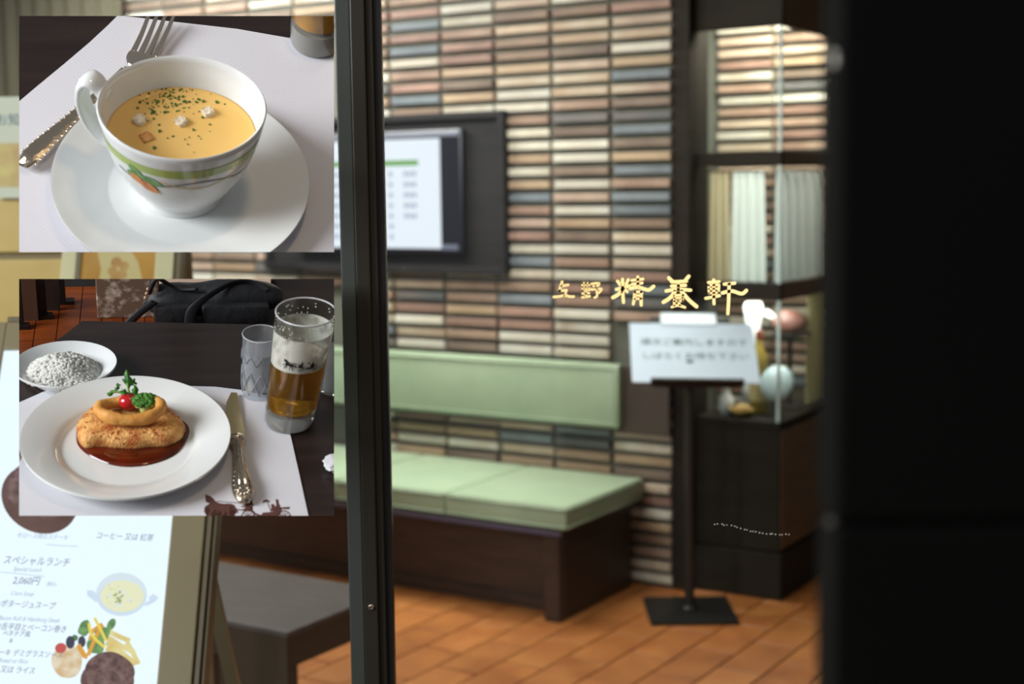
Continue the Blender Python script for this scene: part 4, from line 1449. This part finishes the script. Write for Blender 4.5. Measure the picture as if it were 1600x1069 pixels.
CARR = {
    'horse': [(62, 878), (75, 890), (95, 893), (120, 915), (135, 935), (160, 948), (200, 955), (240, 953), (262, 955), (285, 965), (300, 990), (318, 1022), (300, 1028), (285, 1000), (270, 975), (252, 975), (250, 1000), (245, 1025), (256, 1060), (262, 1085), (246, 1085), (236, 1055),
              (225, 1018), (212, 1012), (205, 1035), (190, 1058), (196, 1085), (180, 1085), (176, 1052), (190, 1015), (160, 1003), (125, 1005), (108, 1035), (85, 1060), (82, 1085), (66, 1085), (68, 1052), (95, 1010), (85, 990), (62, 986), (60, 1010), (68, 1028), (52, 1030), (45, 1015), (50, 978), (95, 972), (92, 950), (88, 930), (75, 946), (62, 940), (56, 925), (55, 890)],
    'body': [(500, 1045), (512, 1025), (560, 1022), (600, 1015), (622, 992), (655, 985), (662, 1002), (650, 1045), (610, 1055), (505, 1058)],
    'man': [(614, 920), (636, 920), (637, 945), (645, 962), (656, 990), (612, 1005), (604, 985), (620, 965)],
    'woman': [(576, 962), (590, 955), (604, 962), (606, 975), (614, 1012), (570, 1015), (582, 985)],
    'parasol': [(508, 950), (515, 930), (538, 919), (560, 928), (572, 942), (545, 940), (525, 944)],
    'board': [(655, 984), (727, 979), (722, 998), (655, 996)],
    'seat': [(342, 972), (432, 972), (432, 980), (412, 984), (410, 1003), (436, 1010), (456, 1030), (500, 1045), (498, 1056), (450, 1042), (428, 1016), (352, 1010), (350, 1000), (380, 998), (378, 982), (342, 980)],
    'driver': [(402, 898), (420, 895), (422, 918), (430, 938), (440, 968), (372, 972), (350, 962), (385, 950), (400, 935)],
}
LINES = [((145, 935), (372, 952), 2.2), ((255, 995), (352, 1005), 3.5), ((550, 945), (576, 1010), 2.5), ((378, 960), (340, 880), 2)]


def carriage(emit, driver=True):
    for nm, poly in CARR.items():
        if nm == 'driver' and not driver:
            continue
        emit(poly)
    for (x0, y0), (x1, y1), wd in LINES[:(4 if driver else 3)]:
        q = math.hypot(x1 - x0, y1 - y0)
        nx, ny = -(y1 - y0) / q * wd, (x1 - x0) / q * wd
        emit([(x0 + (x1 - x0) * t + nx, y0 + (y1 - y0) * t + ny) for t in (0, .25, .5, .75, 1)] + [(x0 + (x1 - x0) * t - nx, y0 + (y1 - y0) * t - ny) for t in (1, .75, .5, .25, 0)])
    for cx, cy, r in ((395, 1060, 56), (680, 1062, 56)):
        for i in range(20):
            a, b = 2 * math.pi * i / 20, 2 * math.pi * (i + 1) / 20
            emit([(cx + r * math.cos(a), cy + r * math.sin(a)), (cx + r * math.cos(b), cy + r * math.sin(b)), (cx + (r - 7) * math.cos(b), cy + (r - 7) * math.sin(b)), (cx + (r - 7) * math.cos(a), cy + (r - 7) * math.sin(a))])
        for i in range(6):
            a = math.pi * i / 6 + 0.2
            c_, s_ = math.cos(a), math.sin(a)
            emit([(cx + c_ * r - s_ * 2, cy + s_ * r + c_ * 2), (cx - c_ * r - s_ * 2, cy - s_ * r + c_ * 2), (cx - c_ * r + s_ * 2, cy - s_ * r - c_ * 2), (cx + c_ * r + s_ * 2, cy + s_ * r - c_ * 2)])


bmc = nb()


def em1(poly):
    prism(bmc, [S2.at(310 + x / 5.09, 600 + y / 5.09) for x, y in poly], 0.00005, 0.0003)


carriage(em1, True)
child(S2, 'printed_carriage', bmc, mat('brown_print', (92, 56, 48), 0.7), mt2)

# dinner plate
px_, py_ = Z2(S2, 531, 720, 0.012)
rp = 419 / 2.672 * S2.sc(531 / 2.672, 420 + 720 / 2.672)
PO = 1.09
pl = root_at(S2, 'dinner_plate', 'large white dinner plate holding the fried fish', 'plate', px_, py_)
bm = lathe(nb(), [(0, 0.002), (rp * 0.6, 0.002), (rp * 0.64, 0.0), (rp * 0.67, 0.003), (rp * 0.72, 0.009), (rp * 0.985, 0.0195), (rp, 0.021), (rp * 0.996, 0.0235), (rp * 0.97, 0.0228),
                  (rp * 0.72, 0.0135), (rp * 0.67, 0.0105), (rp * 0.635, 0.0062), (rp * 0.6, 0.0055), (0, 0.0052)], 96, 1, PO)
xf(bm, Matrix.Translation((px_, py_, 0)) @ Matrix.Rotation(R(3), 4, 'Z'))
child(S2, 'dish', bm, M_china, pl, 60)
# sauce pool
hz = 0.0056
sc_poly = [(318, 690), (325, 655), (360, 615), (400, 590), (470, 575), (600, 560), (680, 566), (730, 582), (770, 610), (794, 645), (790, 690), (770, 735), (735, 775), (680, 803), (610, 822), (530, 828), (460, 818), (400, 796), (350, 765), (322, 730)]
sauce = root_at(S2, 'brown_sauce', 'glossy reddish brown sauce pooled around the fish', 'sauce', *Z2(S2, 555, 720, hz), hz)
cl = catmull([V((*Z2(S2, *p, hz), 0)) for p in sc_poly + sc_poly[:1]], 3)[:-1]
bm = nb()
cx_, cy_ = Z2(S2, 555, 700, hz)
rings = []
for f, h in ((1.0, 0.0), (0.985, 0.0016), (0.95, 0.0024), (0.5, 0.0026)):
    rings.append([bm.verts.new((cx_ + (p.x - cx_) * f, cy_ + (p.y - cy_) * f, hz + h)) for p in cl])
cv = bm.verts.new((cx_, cy_, hz + 0.0026))
for a, b in zip(rings, rings[1:]):
    for i in range(len(a)):
        j = (i + 1) % len(a)
        bm.faces.new((a[i], a[j], b[j], b[i]))
for i in range(len(cl)):
    bm.faces.new((rings[-1][i], rings[-1][(i + 1) % len(cl)], cv))
child(S2, 'pool', bm, mat('demi_glace', (98, 30, 8), 0.1, col2=(66, 20, 6), nscale=30, coat=0.4), sauce, True)
# fish fillet: outline on the plate lifted into a crusted slab
hf = 0.009
fo = [(320, 668), (345, 630), (385, 600), (420, 580), (520, 560), (640, 570), (690, 590), (712, 604), (745, 632), (772, 660), (768, 690), (735, 718), (690, 733), (640, 735), (560, 742), (480, 740), (420, 735), (350, 738), (325, 705)]
fish = root_at(S2, 'fried_fish', 'golden breaded fish fillet lying in brown sauce on the plate', 'fish', *Z2(S2, 545, 660, hf), hf)
cl = catmull([V((*Z2(S2, x, y + 8, hf), 0)) for x, y in fo + fo[:1]], 5)[:-1]
bm = nb()
cx_, cy_ = Z2(S2, 545, 668, hf)
rings = []
HTS = [(0.97, 0.0), (1.0, 0.005), (0.99, 0.011), (0.95, 0.0155), (0.86, 0.019), (0.72, 0.021), (0.55, 0.0225), (0.38, 0.0232), (0.2, 0.0235)]
for f, h in HTS:
    ring = []
    for p in cl:
        j = random.uniform(-1, 1)
        ring.append(bm.verts.new((cx_ + (p.x - cx_) * (f + 0.013 * j), cy_ + (p.y - cy_) * (f + 0.013 * random.uniform(-1, 1)), hz + h + random.uniform(-1, 1) * (0.0009 if h else 0))))
    rings.append(ring)
cv = bm.verts.new((cx_, cy_, hz + 0.0235))
for a, b in zip(rings, rings[1:]):
    for i in range(len(a)):
        j = (i + 1) % len(a)
        bm.faces.new((a[i], a[j], b[j], b[i]))
for i in range(len(cl)):
    bm.faces.new((rings[-1][i], rings[-1][(i + 1) % len(cl)], cv))
bm.faces.new(rings[0][::-1])
M_fish = mat('fried_crust', (226, 170, 98), 0.6, col2=(172, 88, 30), nscale=70, detail=9, bump=0.6, bscale=330, thr=(0.42, 0.68))
child(S2, 'crust', bm, M_fish, fish, True)
bm = nb()
for i in range(140):
    t = random.choice(cl)
    f = random.uniform(0.6, 1.0)
    h = 0.021 - 0.012 * max(0, (f - 0.8) / 0.2) ** 2
    ball(bm, (cx_ + (t.x - cx_) * f, cy_ + (t.y - cy_) * f, hz + h), random.uniform(0.0008, 0.002), random.uniform(0.0008, 0.002), 0.001, 1, 0.3)
o = child(S2, 'crumbs', bm, mat('crumb_brown', (214, 150, 76), 0.7, col2=(178, 92, 36), nscale=200), fish)
o['kind'] = 'stuff'
# onion ring
h_o = hz + 0.034
ox, oy = Z2(S2, 543, 588, h_o)
onr = root_at(S2, 'onion_ring', 'golden fried onion ring on top of the fish', 'onion ring', ox, oy, hz + 0.024)
bm = nb()
ro = 118 / 2.672 * S2.k
pts, rad = [], []
for i in range(56):
    a = 2 * math.pi * i / 56
    pts.append((ox + ro * math.cos(a) * (1 + 0.03 * math.sin(3 * a)), oy + ro * 0.6 * math.sin(a), h_o + 0.0015 * math.sin(2 * a + 1)))
    rad.append(0.0066 * (1 + 0.1 * math.sin(5 * a) + random.uniform(-.05, .05)))
tube(bm, pts, rad, 14, closed=True, flat=1.15)
child(S2, 'batter', bm, mat('onion_batter', (226, 170, 88), 0.55, col2=(200, 132, 56), nscale=50, bump=0.5, bscale=120), onr, True)
# cherry tomato
h_t = hz + 0.024
tx, ty_ = Z2(S2, 538, 588, h_t)
tm = root_at(S2, 'cherry_tomato', 'red cherry tomato inside the onion ring', 'tomato', tx, ty_, h_t)
rt_ = 41 / 2.672 * S2.k
bm = ball(nb(), (tx, ty_ + 0.003, h_t + rt_ * 0.8), rt_, rt_, rt_ * 0.86, 3)
child(S2, 'fruit', bm, mat('tomato_skin', (196, 34, 34), 0.15, coat=0.4, col2=(160, 22, 30), nscale=20), tm, True)
bm = nb()
for i in range(5):
    a = i * 1.256
    tube(bm, [(tx, ty_ + 0.004, h_t + rt_ * 1.62), (tx + 0.006 * math.cos(a), ty_ + 0.004 + 0.006 * math.sin(a), h_t + rt_ * 1.6)], [0.0012, 0.0004], 6)
child(S2, 'calyx', bm, mat('dark_calyx', (34, 48, 30), 0.6), tm)
# broccoli
bx0, by0_ = Z2(S2, 606, 592, h_t)
br = root_at(S2, 'broccoli_floret', 'green broccoli floret beside the tomato inside the onion ring', 'broccoli', bx0, by0_, h_t)
M_bst = mat('broccoli_stem', (186, 200, 120), 0.5)
M_bfl = mat('broccoli_buds', (52, 104, 34), 0.7, col2=(86, 140, 50), nscale=160, bump=0.8, bscale=260)
hb = 60 / 2.672 * S2.k / math.cos(S2.e)
bm = nb()
tube(bm, [(bx0, by0_ - 0.006, h_t), (bx0, by0_ - 0.004, h_t + hb * 0.55)], [0.005, 0.008], 10)
for dx in (-0.008, 0.009):
    tube(bm, [(bx0, by0_, h_t + hb * 0.25), (bx0 + dx, by0_ - 0.007, h_t + hb * 0.66)], [0.004, 0.005], 8)
child(S2, 'stalk', bm, M_bst, br, True)
bm = nb()
for i in range(70):
    a, q = random.uniform(0, 2 * math.pi), math.sqrt(random.random())
    ball(bm, (bx0 + 0.0155 * q * math.cos(a), by0_ + 0.012 * q * math.sin(a), h_t + hb * (0.66 + 0.24 * (1 - q * q) + random.uniform(-.03, .03))), 0.0036, 0.0036, 0.0034, 1, 0.15)
o = child(S2, 'buds', bm, M_bfl, br)
# herb sprig
hx, hy = Z2(S2, 552, 560, h_t + 0.01)
hb_ = root_at(S2, 'herb_sprig', 'fresh green herb sprig standing up behind the tomato', 'herb', hx, hy, h_t)
M_hb = mat('herb_green', (56, 118, 34), 0.45, col2=(38, 92, 26), nscale=60)
M_hs = mat('herb_stalk', (122, 168, 74), 0.5)


def hp2(zx, zy, dy=0.0):
    """point in a sight-facing sheet through the herb's foot"""
    base = S2.M @ V((hx, hy + dy, h_t + 0.01))
    dep = (base - EYE).dot(S2.s)
    return s2u(zx / 2.672, 420 + zy / 2.672, dep)


for pts, r in (([(556, 556), (545, 530), (535, 500), (530, 460), (528, 430)], 0.0014), ([(552, 552), (525, 530), (495, 515), (465, 516)], 0.0014), ([(556, 550), (560, 520), (566, 500)], 0.001)):
    child(S2, 'stalk', tube(nb(), catmull([hp2(*p) for p in pts], 4), r, 7), M_hs, hb_, True)


def leaf(pts, dy, bend):
    bm = nb()
    P = [hp2(*p, dy) for p in pts]
    c = sum(P, V()) / len(P)
    nrm = S2.Mi.to_3x3() @ S2.s
    cv_ = bm.verts.new(c - nrm * bend)
    vs = [bm.verts.new(p) for p in P]
    for i in range(len(vs)):
        bm.faces.new((vs[i], vs[(i + 1) % len(vs)], cv_))
    g = bmesh.ops.extrude_face_region(bm, geom=list(bm.faces))
    bmesh.ops.translate(bm, vec=nrm * 0.0006, verts=[e for e in g['geom'] if isinstance(e, bmesh.types.BMVert)])
    child(S2, 'leaf', bm, M_hb, hb_)


leaf([(527, 420), (536, 430), (541, 448), (548, 455), (553, 462), (562, 468), (556, 476), (560, 486), (545, 490), (538, 508), (530, 490), (522, 480), (515, 474), (508, 458), (520, 462), (517, 440)], 0.0, 0.003)
leaf([(560, 482), (572, 492), (579, 505), (575, 520), (565, 528), (552, 520), (548, 505), (556, 500)], -0.004, 0.003)
leaf([(505, 494), (514, 506), (522, 500), (530, 512), (536, 528), (528, 538), (515, 528), (508, 515), (498, 510), (512, 508)], -0.002, 0.002)
leaf([(490, 476), (498, 482), (508, 486), (498, 490), (500, 500), (490, 508), (480, 512), (478, 498), (486, 494), (484, 482)], 0.002, 0.002)
leaf([(478, 506), (484, 516), (472, 522), (468, 530), (456, 534), (448, 528), (446, 518), (456, 516), (462, 508)], 0.0, 0.002)
leaf([(560, 455), (566, 462), (562, 470), (574, 478), (570, 486), (558, 480), (552, 468)], 0.003, 0.001)

# rice plate
rx_, ry_ = Z2(S2, 274, 419, 0.012)
rr2 = 206 / 2.672 * S2.sc(272 / 2.672, 580)
RO_ = 0.9
rpz = root_at(S2, 'rice_plate', 'smaller white plate of rice at the left behind the dinner plate', 'plate', rx_, ry_)
bm = lathe(nb(), [(0, 0.002), (rr2 * 0.6, 0.002), (rr2 * 0.66, 0.0), (rr2 * 0.7, 0.004), (rr2 * 0.985, 0.017), (rr2, 0.0185), (rr2 * 0.993, 0.021), (rr2 * 0.96, 0.02), (rr2 * 0.7, 0.008), (rr2 * 0.64, 0.0055), (0, 0.005)], 72, 1, RO_)
xf(bm, Matrix.Translation((rx_, ry_, 0)) @ Matrix.Rotation(R(6), 4, 'Z'))
child(S2, 'dish', bm, M_china, rpz, 60)
M_rice = soft_mat('steamed_rice', (252, 251, 246), 0.5)
rcx, rcy = rx_ - 0.004, ry_ + 0.002
ric = root_at(S2, 'steamed_rice', 'mound of white steamed rice on the smaller plate', 'rice', rcx, rcy, 0.006)
ric['kind'] = 'stuff'
bm = nb()
RX, RY = rr2 * 0.76, rr2 * RO_ * 0.7
me_ = []
proto = nb()
bmesh.ops.create_icosphere(proto, subdivisions=1, radius=1)
pv = [v.co.copy() for v in proto.verts]
pf = [[v.index for v in f.verts] for f in proto.faces]
proto.free()
lathe(bm, [(RX * 0.96, 0), (RX * 0.9, 0.002), (RX * 0.7, 0.009), (RX * 0.4, 0.017), (0, 0.0205)], 32, 1, RY / RX)
xf(bm, Matrix.Translation((rcx, rcy, 0.006)))
for i in range(1100):
    a, q = random.uniform(0, 2 * math.pi), math.sqrt(random.random())
    x, y = rcx + RX * q * math.cos(a), rcy + RY * q * math.sin(a)
    z = 0.006 + 0.022 * (1 - q ** 1.9) + random.uniform(-0.001, 0.0003) + 0.0016 * math.sin(x * 130) * math.cos(y * 150)
    mtx = Matrix.Translation((x, y, z)) @ Matrix.Rotation(random.uniform(0, 6.28), 4, 'Z') @ Matrix.Rotation(random.uniform(-.25, .25), 4, 'Y')
    vs = [bm.verts.new(mtx @ V((p.x * 0.0042, p.y * 0.0024, p.z * 0.0018))) for p in pv]
    for f in pf:
        bm.faces.new([vs[k] for k in f])
o = child(S2, 'grains', bm, M_rice, ric, True)
o['kind'] = 'stuff'

build_fork(S2, None, Z2(S2, 280, 505, 0.012), Z2(S2, 240, 580, 0.008), Z2(S2, 205, 630, 0.003), Z2(S2, 55, 815, 0.003), 'silver fork lying at the left under the dinner plate rim', 1.0, 27 / 2.672 * S2.k, arch=0.006)

# table knife
kn = root_at(S2, 'table_knife', 'silver table knife with ornate handle right of the dinner plate', 'knife', *Z2(S2, 985, 700, 0.0), 0)
bp_ = [(965, 520), (990, 519), (998, 560), (1008, 620), (1020, 665), (1024, 700), (1008, 712), (975, 712), (950, 702), (946, 680), (944, 620), (946, 560)]
cl = [V((*Z2(S2, *p, 0.004), 0)) for p in bp_]
bm = prism(nb(), [(p.x, p.y) for p in cl], 0.0028, 0.0046)
for v in bm.verts:
    if v.co.x < sum(p.x for p in cl) / len(cl) and v.co.z > 0.004:
        v.co.z += 0.001
child(S2, 'blade', bm, mat('mirror_blade', (214, 190, 140), 0.28, metal=1), kn)
hA, hB = V((*Z2(S2, 988, 712, 0.006), 0.0065)), V((*Z2(S2, 1022, 978, 0.006), 0.0065))
hw = 27 / 2.672 * S2.k
fr_ = [1.1, 1.2, 0.86, 0.8, 0.86, 0.94, 1.02, 1.1, 1.2, 1.36, 1.5, 1.55, 1.5, 1.2, 0.6]
hl = [hA.lerp(hB, i / 14) for i in range(15)]
child(S2, 'handle', tube(nb(), hl, [hw * f for f in fr_], 20, flat=0.62), M_silverb, kn, True)
bm = nb()
dd = (hB - hA).normalized()
ss = V((-dd.y, dd.x, 0))
for i in range(4, 14):
    c = hA.lerp(hB, i / 14)
    for s_ in (-0.75, 0.75):
        ball(bm, c + ss * hw * fr_[i] * s_ + V((0, 0, hw * fr_[i] * 0.38)), hw * 0.17, hw * 0.17, hw * 0.15, 1)
for i in range(9):
    a = i * 0.7
    ball(bm, hA.lerp(hB, 0.89) + V((hw * 0.75 * math.cos(a), hw * 0.75 * math.sin(a), hw * 0.8)), hw * 0.25, hw * 0.25, hw * 0.2, 1)
for s_ in (-0.3, 0.3):
    tube(bm, [hA.lerp(hB, 0.15) + ss * hw * s_ + V((0, 0, hw * 0.5)), hA.lerp(hB, 0.55) + ss * hw * s_ * 1.2 + V((0, 0, hw * 0.6)), hA.lerp(hB, 0.8) + ss * hw * s_ * 1.4 + V((0, 0, hw * 0.88))], hw * 0.16, 8)
child(S2, 'handle_ornament', bm, M_silver, kn, True)
child(S2, 'collar', tube(nb(), [hA - dd * 0.003, hA + dd * 0.004], hw * 1.35, 18, flat=0.6), M_silver, kn, True)


# tumblers
def vessel(root, x, y, prof, lean, m, name, smooth=50):
    bm = lathe(nb(), prof, 56, 1, 1, 0, 0, lean)
    xf(bm, Matrix.Translation((x, y, 0.0003)))
    return child(S2, name, bm, m, root, smooth)


wx, wy = Z2(S2, 1078, 522, 0.0)
kw = S2.sc(1078 / 2.672, 420 + 522 / 2.672)
rw = 70 / 2.672 * kw
hw_ = (522 - 263) / 2.672 * kw / math.cos(S2.e) * 0.9
wg = root_at(S2, 'water_tumbler', 'cut glass tumbler of water behind the beer glass', 'glass', wx, wy)
lw = (0.04, 0.08)
vessel(wg, wx, wy, [(0, 0), (rw * 0.9, 0), (rw * 0.96, 0.004), (rw * 1.08, hw_), (rw * 1.05, hw_), (rw * 0.93, 0.012), (0, 0.01)], lw, thin_glass('water_glass', (0.94, 0.95, 0.96), 1.0, 0.0, 0.08), 'glass_wall')
vessel(wg, wx, wy, [(0, 0.011), (rw * 0.92, 0.012), (rw * 1.03, hw_ * 0.74), (rw * 0.6, hw_ * 0.735), (0, hw_ * 0.735)], lw, thin_glass('still_water', (0.82, 0.84, 0.88), 0.6, 0.05, 0.22), 'water')
bm = nb()
for i in range(10):
    for s_ in (-1, 1):
        pts = []
        for j in range(9):
            t = j / 8
            z = hw_ * (0.1 + 0.36 * t)
            r = rw * (0.97 + 0.12 * z / hw_) + 0.0006
            a = 2 * math.pi * (i + s_ * 0.95 * (t - 0.5)) / 10
            pts.append((wx + lw[0] * z + r * math.cos(a), wy + lw[1] * z + r * math.sin(a), z))
        tube(bm, pts, 0.0007, 5)
        pts = []
        for j in range(5):
            t = j / 4
            z = hw_ * (0.6 + 0.14 * t)
            r = rw * (0.97 + 0.12 * z / hw_) + 0.0006
            a = 2 * math.pi * (i + s_ * 0.5 * (t)) / 10
            pts.append((wx + lw[0] * z + r * math.cos(a), wy + lw[1] * z + r * math.sin(a), z))
        tube(bm, pts, 0.0005, 5)
o = child(S2, 'cut_pattern', bm, mat('cut_facets', (190, 192, 196), 0.2, trans=0.5), wg, True)
pts = [(wx + lw[0] * hw_ + rw * 1.065 * math.cos(a), wy + lw[1] * hw_ + rw * 1.065 * math.sin(a), hw_) for a in [2 * math.pi * i / 48 for i in range(48)]]
child(S2, 'rim', tube(nb(), pts, 0.0009, 6, closed=True), mat('glass_rim', (214, 216, 218), 0.1, trans=0.3), wg, True)

gx, gy = Z2(S2, 1207, 640, 0.0)
kg = S2.sc(1207 / 2.672, 420 + 640 / 2.672)
rg = 106 / 2.672 * kg
hg = (640 - 180) / 2.672 * kg / math.cos(S2.e) * 0.96
beer = root_at(S2, 'beer_glass', 'tall tumbler of amber beer with a black carriage print and froth', 'glass', gx, gy)
tx_, tyy = Z2(S2, 1278, 180, hg)
lg = ((tx_ - gx) / hg, (tyy - gy) / hg)
GR = lambda z: rg * (1.0 + 0.16 * z / hg)
vessel(beer, gx, gy, [(0, 0), (rg * 0.9, 0), (rg * 0.99, 0.006), (GR(0.03), 0.03), (GR(hg), hg), (GR(hg) - 0.0016, hg), (GR(0.05) - 0.003, 0.03), (0, 0.024)], lg, M_drink, 'glass_wall')
vessel(beer, gx, gy, [(0, 0.001), (rg * 0.88, 0.001), (rg * 0.965, 0.007), (rg * 0.97, 0.021), (0, 0.0225)], lg, mat('clear_thick_base', (210, 206, 200), 0.06, trans=0.75, ior=1.3), 'glass_base')
zb0, zb1 = 0.026, hg * 0.57
vessel(beer, gx, gy, [(0, zb0), (GR(zb0) * 0.93, zb0), (GR(zb0) * 0.955, zb0 + 0.003), (GR(zb1) * 0.965, zb1), (0, zb1)], lg, M_beer, 'beer')
fm = vessel(beer, gx, gy, [(GR(zb1) * 0.966, zb1 + 0.0002), (GR(hg) * 0.968, hg * 0.86), (GR(hg) * 0.964, hg * 0.86)], lg, None, 'froth_film')
mf = bpy.data.materials.new('froth_film')
mf.use_nodes = True
nt = mf.node_tree
pb_ = nt.nodes['Principled BSDF']
pb_.inputs['Base Color'].default_value = lin((216, 210, 198))
pb_.inputs['Roughness'].default_value = 0.5
tcn = nt.nodes.new('ShaderNodeTexCoord')
nz = nt.nodes.new('ShaderNodeTexNoise')
nz.inputs['Scale'].default_value = 60
nz.inputs['Detail'].default_value = 6
rmp = nt.nodes.new('ShaderNodeValToRGB')
rmp.color_ramp.elements[0].position, rmp.color_ramp.elements[0].color = 0.36, (0.4, 0.4, 0.4, 1)
rmp.color_ramp.elements[1].position, rmp.color_ramp.elements[1].color = 0.55, (0.88, 0.88, 0.88, 1)
nt.links.new(tcn.outputs['Object'], nz.inputs['Vector'])
nt.links.new(nz.outputs[0], rmp.inputs[0])
nt.links.new(rmp.outputs[0], pb_.inputs['Alpha'])
fm.data.materials.append(mf)
vessel(beer, gx, gy, [(0, zb1 + 0.0004), (GR(zb1) * 0.955, zb1 + 0.0004), (GR(zb1) * 0.955, zb1 + 0.006), (0, zb1 + 0.005)], lg, mat('beer_froth', (226, 216, 198), 0.6, bump=0.4, bscale=300), 'froth')
pts = [(gx + lg[0] * hg + (GR(hg) - 0.0008) * math.cos(a), gy + lg[1] * hg + (GR(hg) - 0.0008) * math.sin(a), hg) for a in [2 * math.pi * i / 48 for i in range(48)]]
child(S2, 'rim', tube(nb(), pts, 0.0011, 6, closed=True), mat('glass_rim', (214, 216, 218), 0.1, trans=0.3), beer, True)
bm = nb()
for i in range(60):
    a = random.uniform(0, 2 * math.pi)
    z = hg * random.uniform(0.86, 0.97)
    r = GR(z) - 0.002
    ball(bm, (gx + lg[0] * z + r * math.cos(a), gy + lg[1] * z + r * math.sin(a), z), 0.0009, 0.0009, random.uniform(0.0006, 0.0014), 1)
o = child(S2, 'froth_specks', bm, mat('beer_froth', (226, 216, 198), 0.6), beer)
o['kind'] = 'stuff'
bmc = nb()


def em2(poly):
    # wrap the emblem on the glass: x across, y up
    P = []
    for x, y in poly:
        ang = -math.pi / 2 + ((x - 390) / 680.0) * (0.98 * rg / rg) * 1.25 - 0.06
        z = hg * 0.592 - (y - 1110) / 680.0 * rg * 1.5
        r = GR(z) + 0.0004
        P.append(V((gx + lg[0] * z + r * math.cos(ang), gy + lg[1] * z + r * math.sin(ang), z + 0.0003)))
    vs = [bmc.verts.new(p) for p in P]
    f = bmc.faces.new(vs)
    if len(P) > 4:
        bmesh.ops.triangulate(bmc, faces=[f])


carriage(em2, True)
child(S2, 'carriage_print', bmc, mat('black_print', (16, 15, 16), 0.6), beer, False, True)

# glass jar cut by the board's right edge and a crumpled napkin
jx, jy = Z2(S2, 1392, 500, 0.0)
jar = root_at(S2, 'glass_jar', 'clear glass condiment jar at the right edge behind the beer glass', 'jar', jx, jy)
vessel(jar, jx, jy, [(0, 0), (0.02, 0), (0.024, 0.004), (0.022, 0.05), (0.016, 0.06), (0.016, 0.075), (0.014, 0.075), (0.014, 0.058), (0.02, 0.048), (0.021, 0.006), (0, 0.005)], (0, 0.05), thin_glass('jar_glass', (0.85, 0.87, 0.86), 1.0, 0.02, 0.08), 'body')
nx_, ny_ = Z2(S2, 1402, 830, 0.0)
npk = root_at(S2, 'crumpled_napkin', 'scrap of crumpled white paper napkin at the right edge of the dark table', 'napkin', nx_, ny_)
bm = ball(nb(), (nx_, ny_, 0.006), 0.015, 0.018, 0.007, 3, 0.16)
child(S2, 'paper', bm, mat('napkin_paper', (206, 206, 210), 0.8), npk, 30)
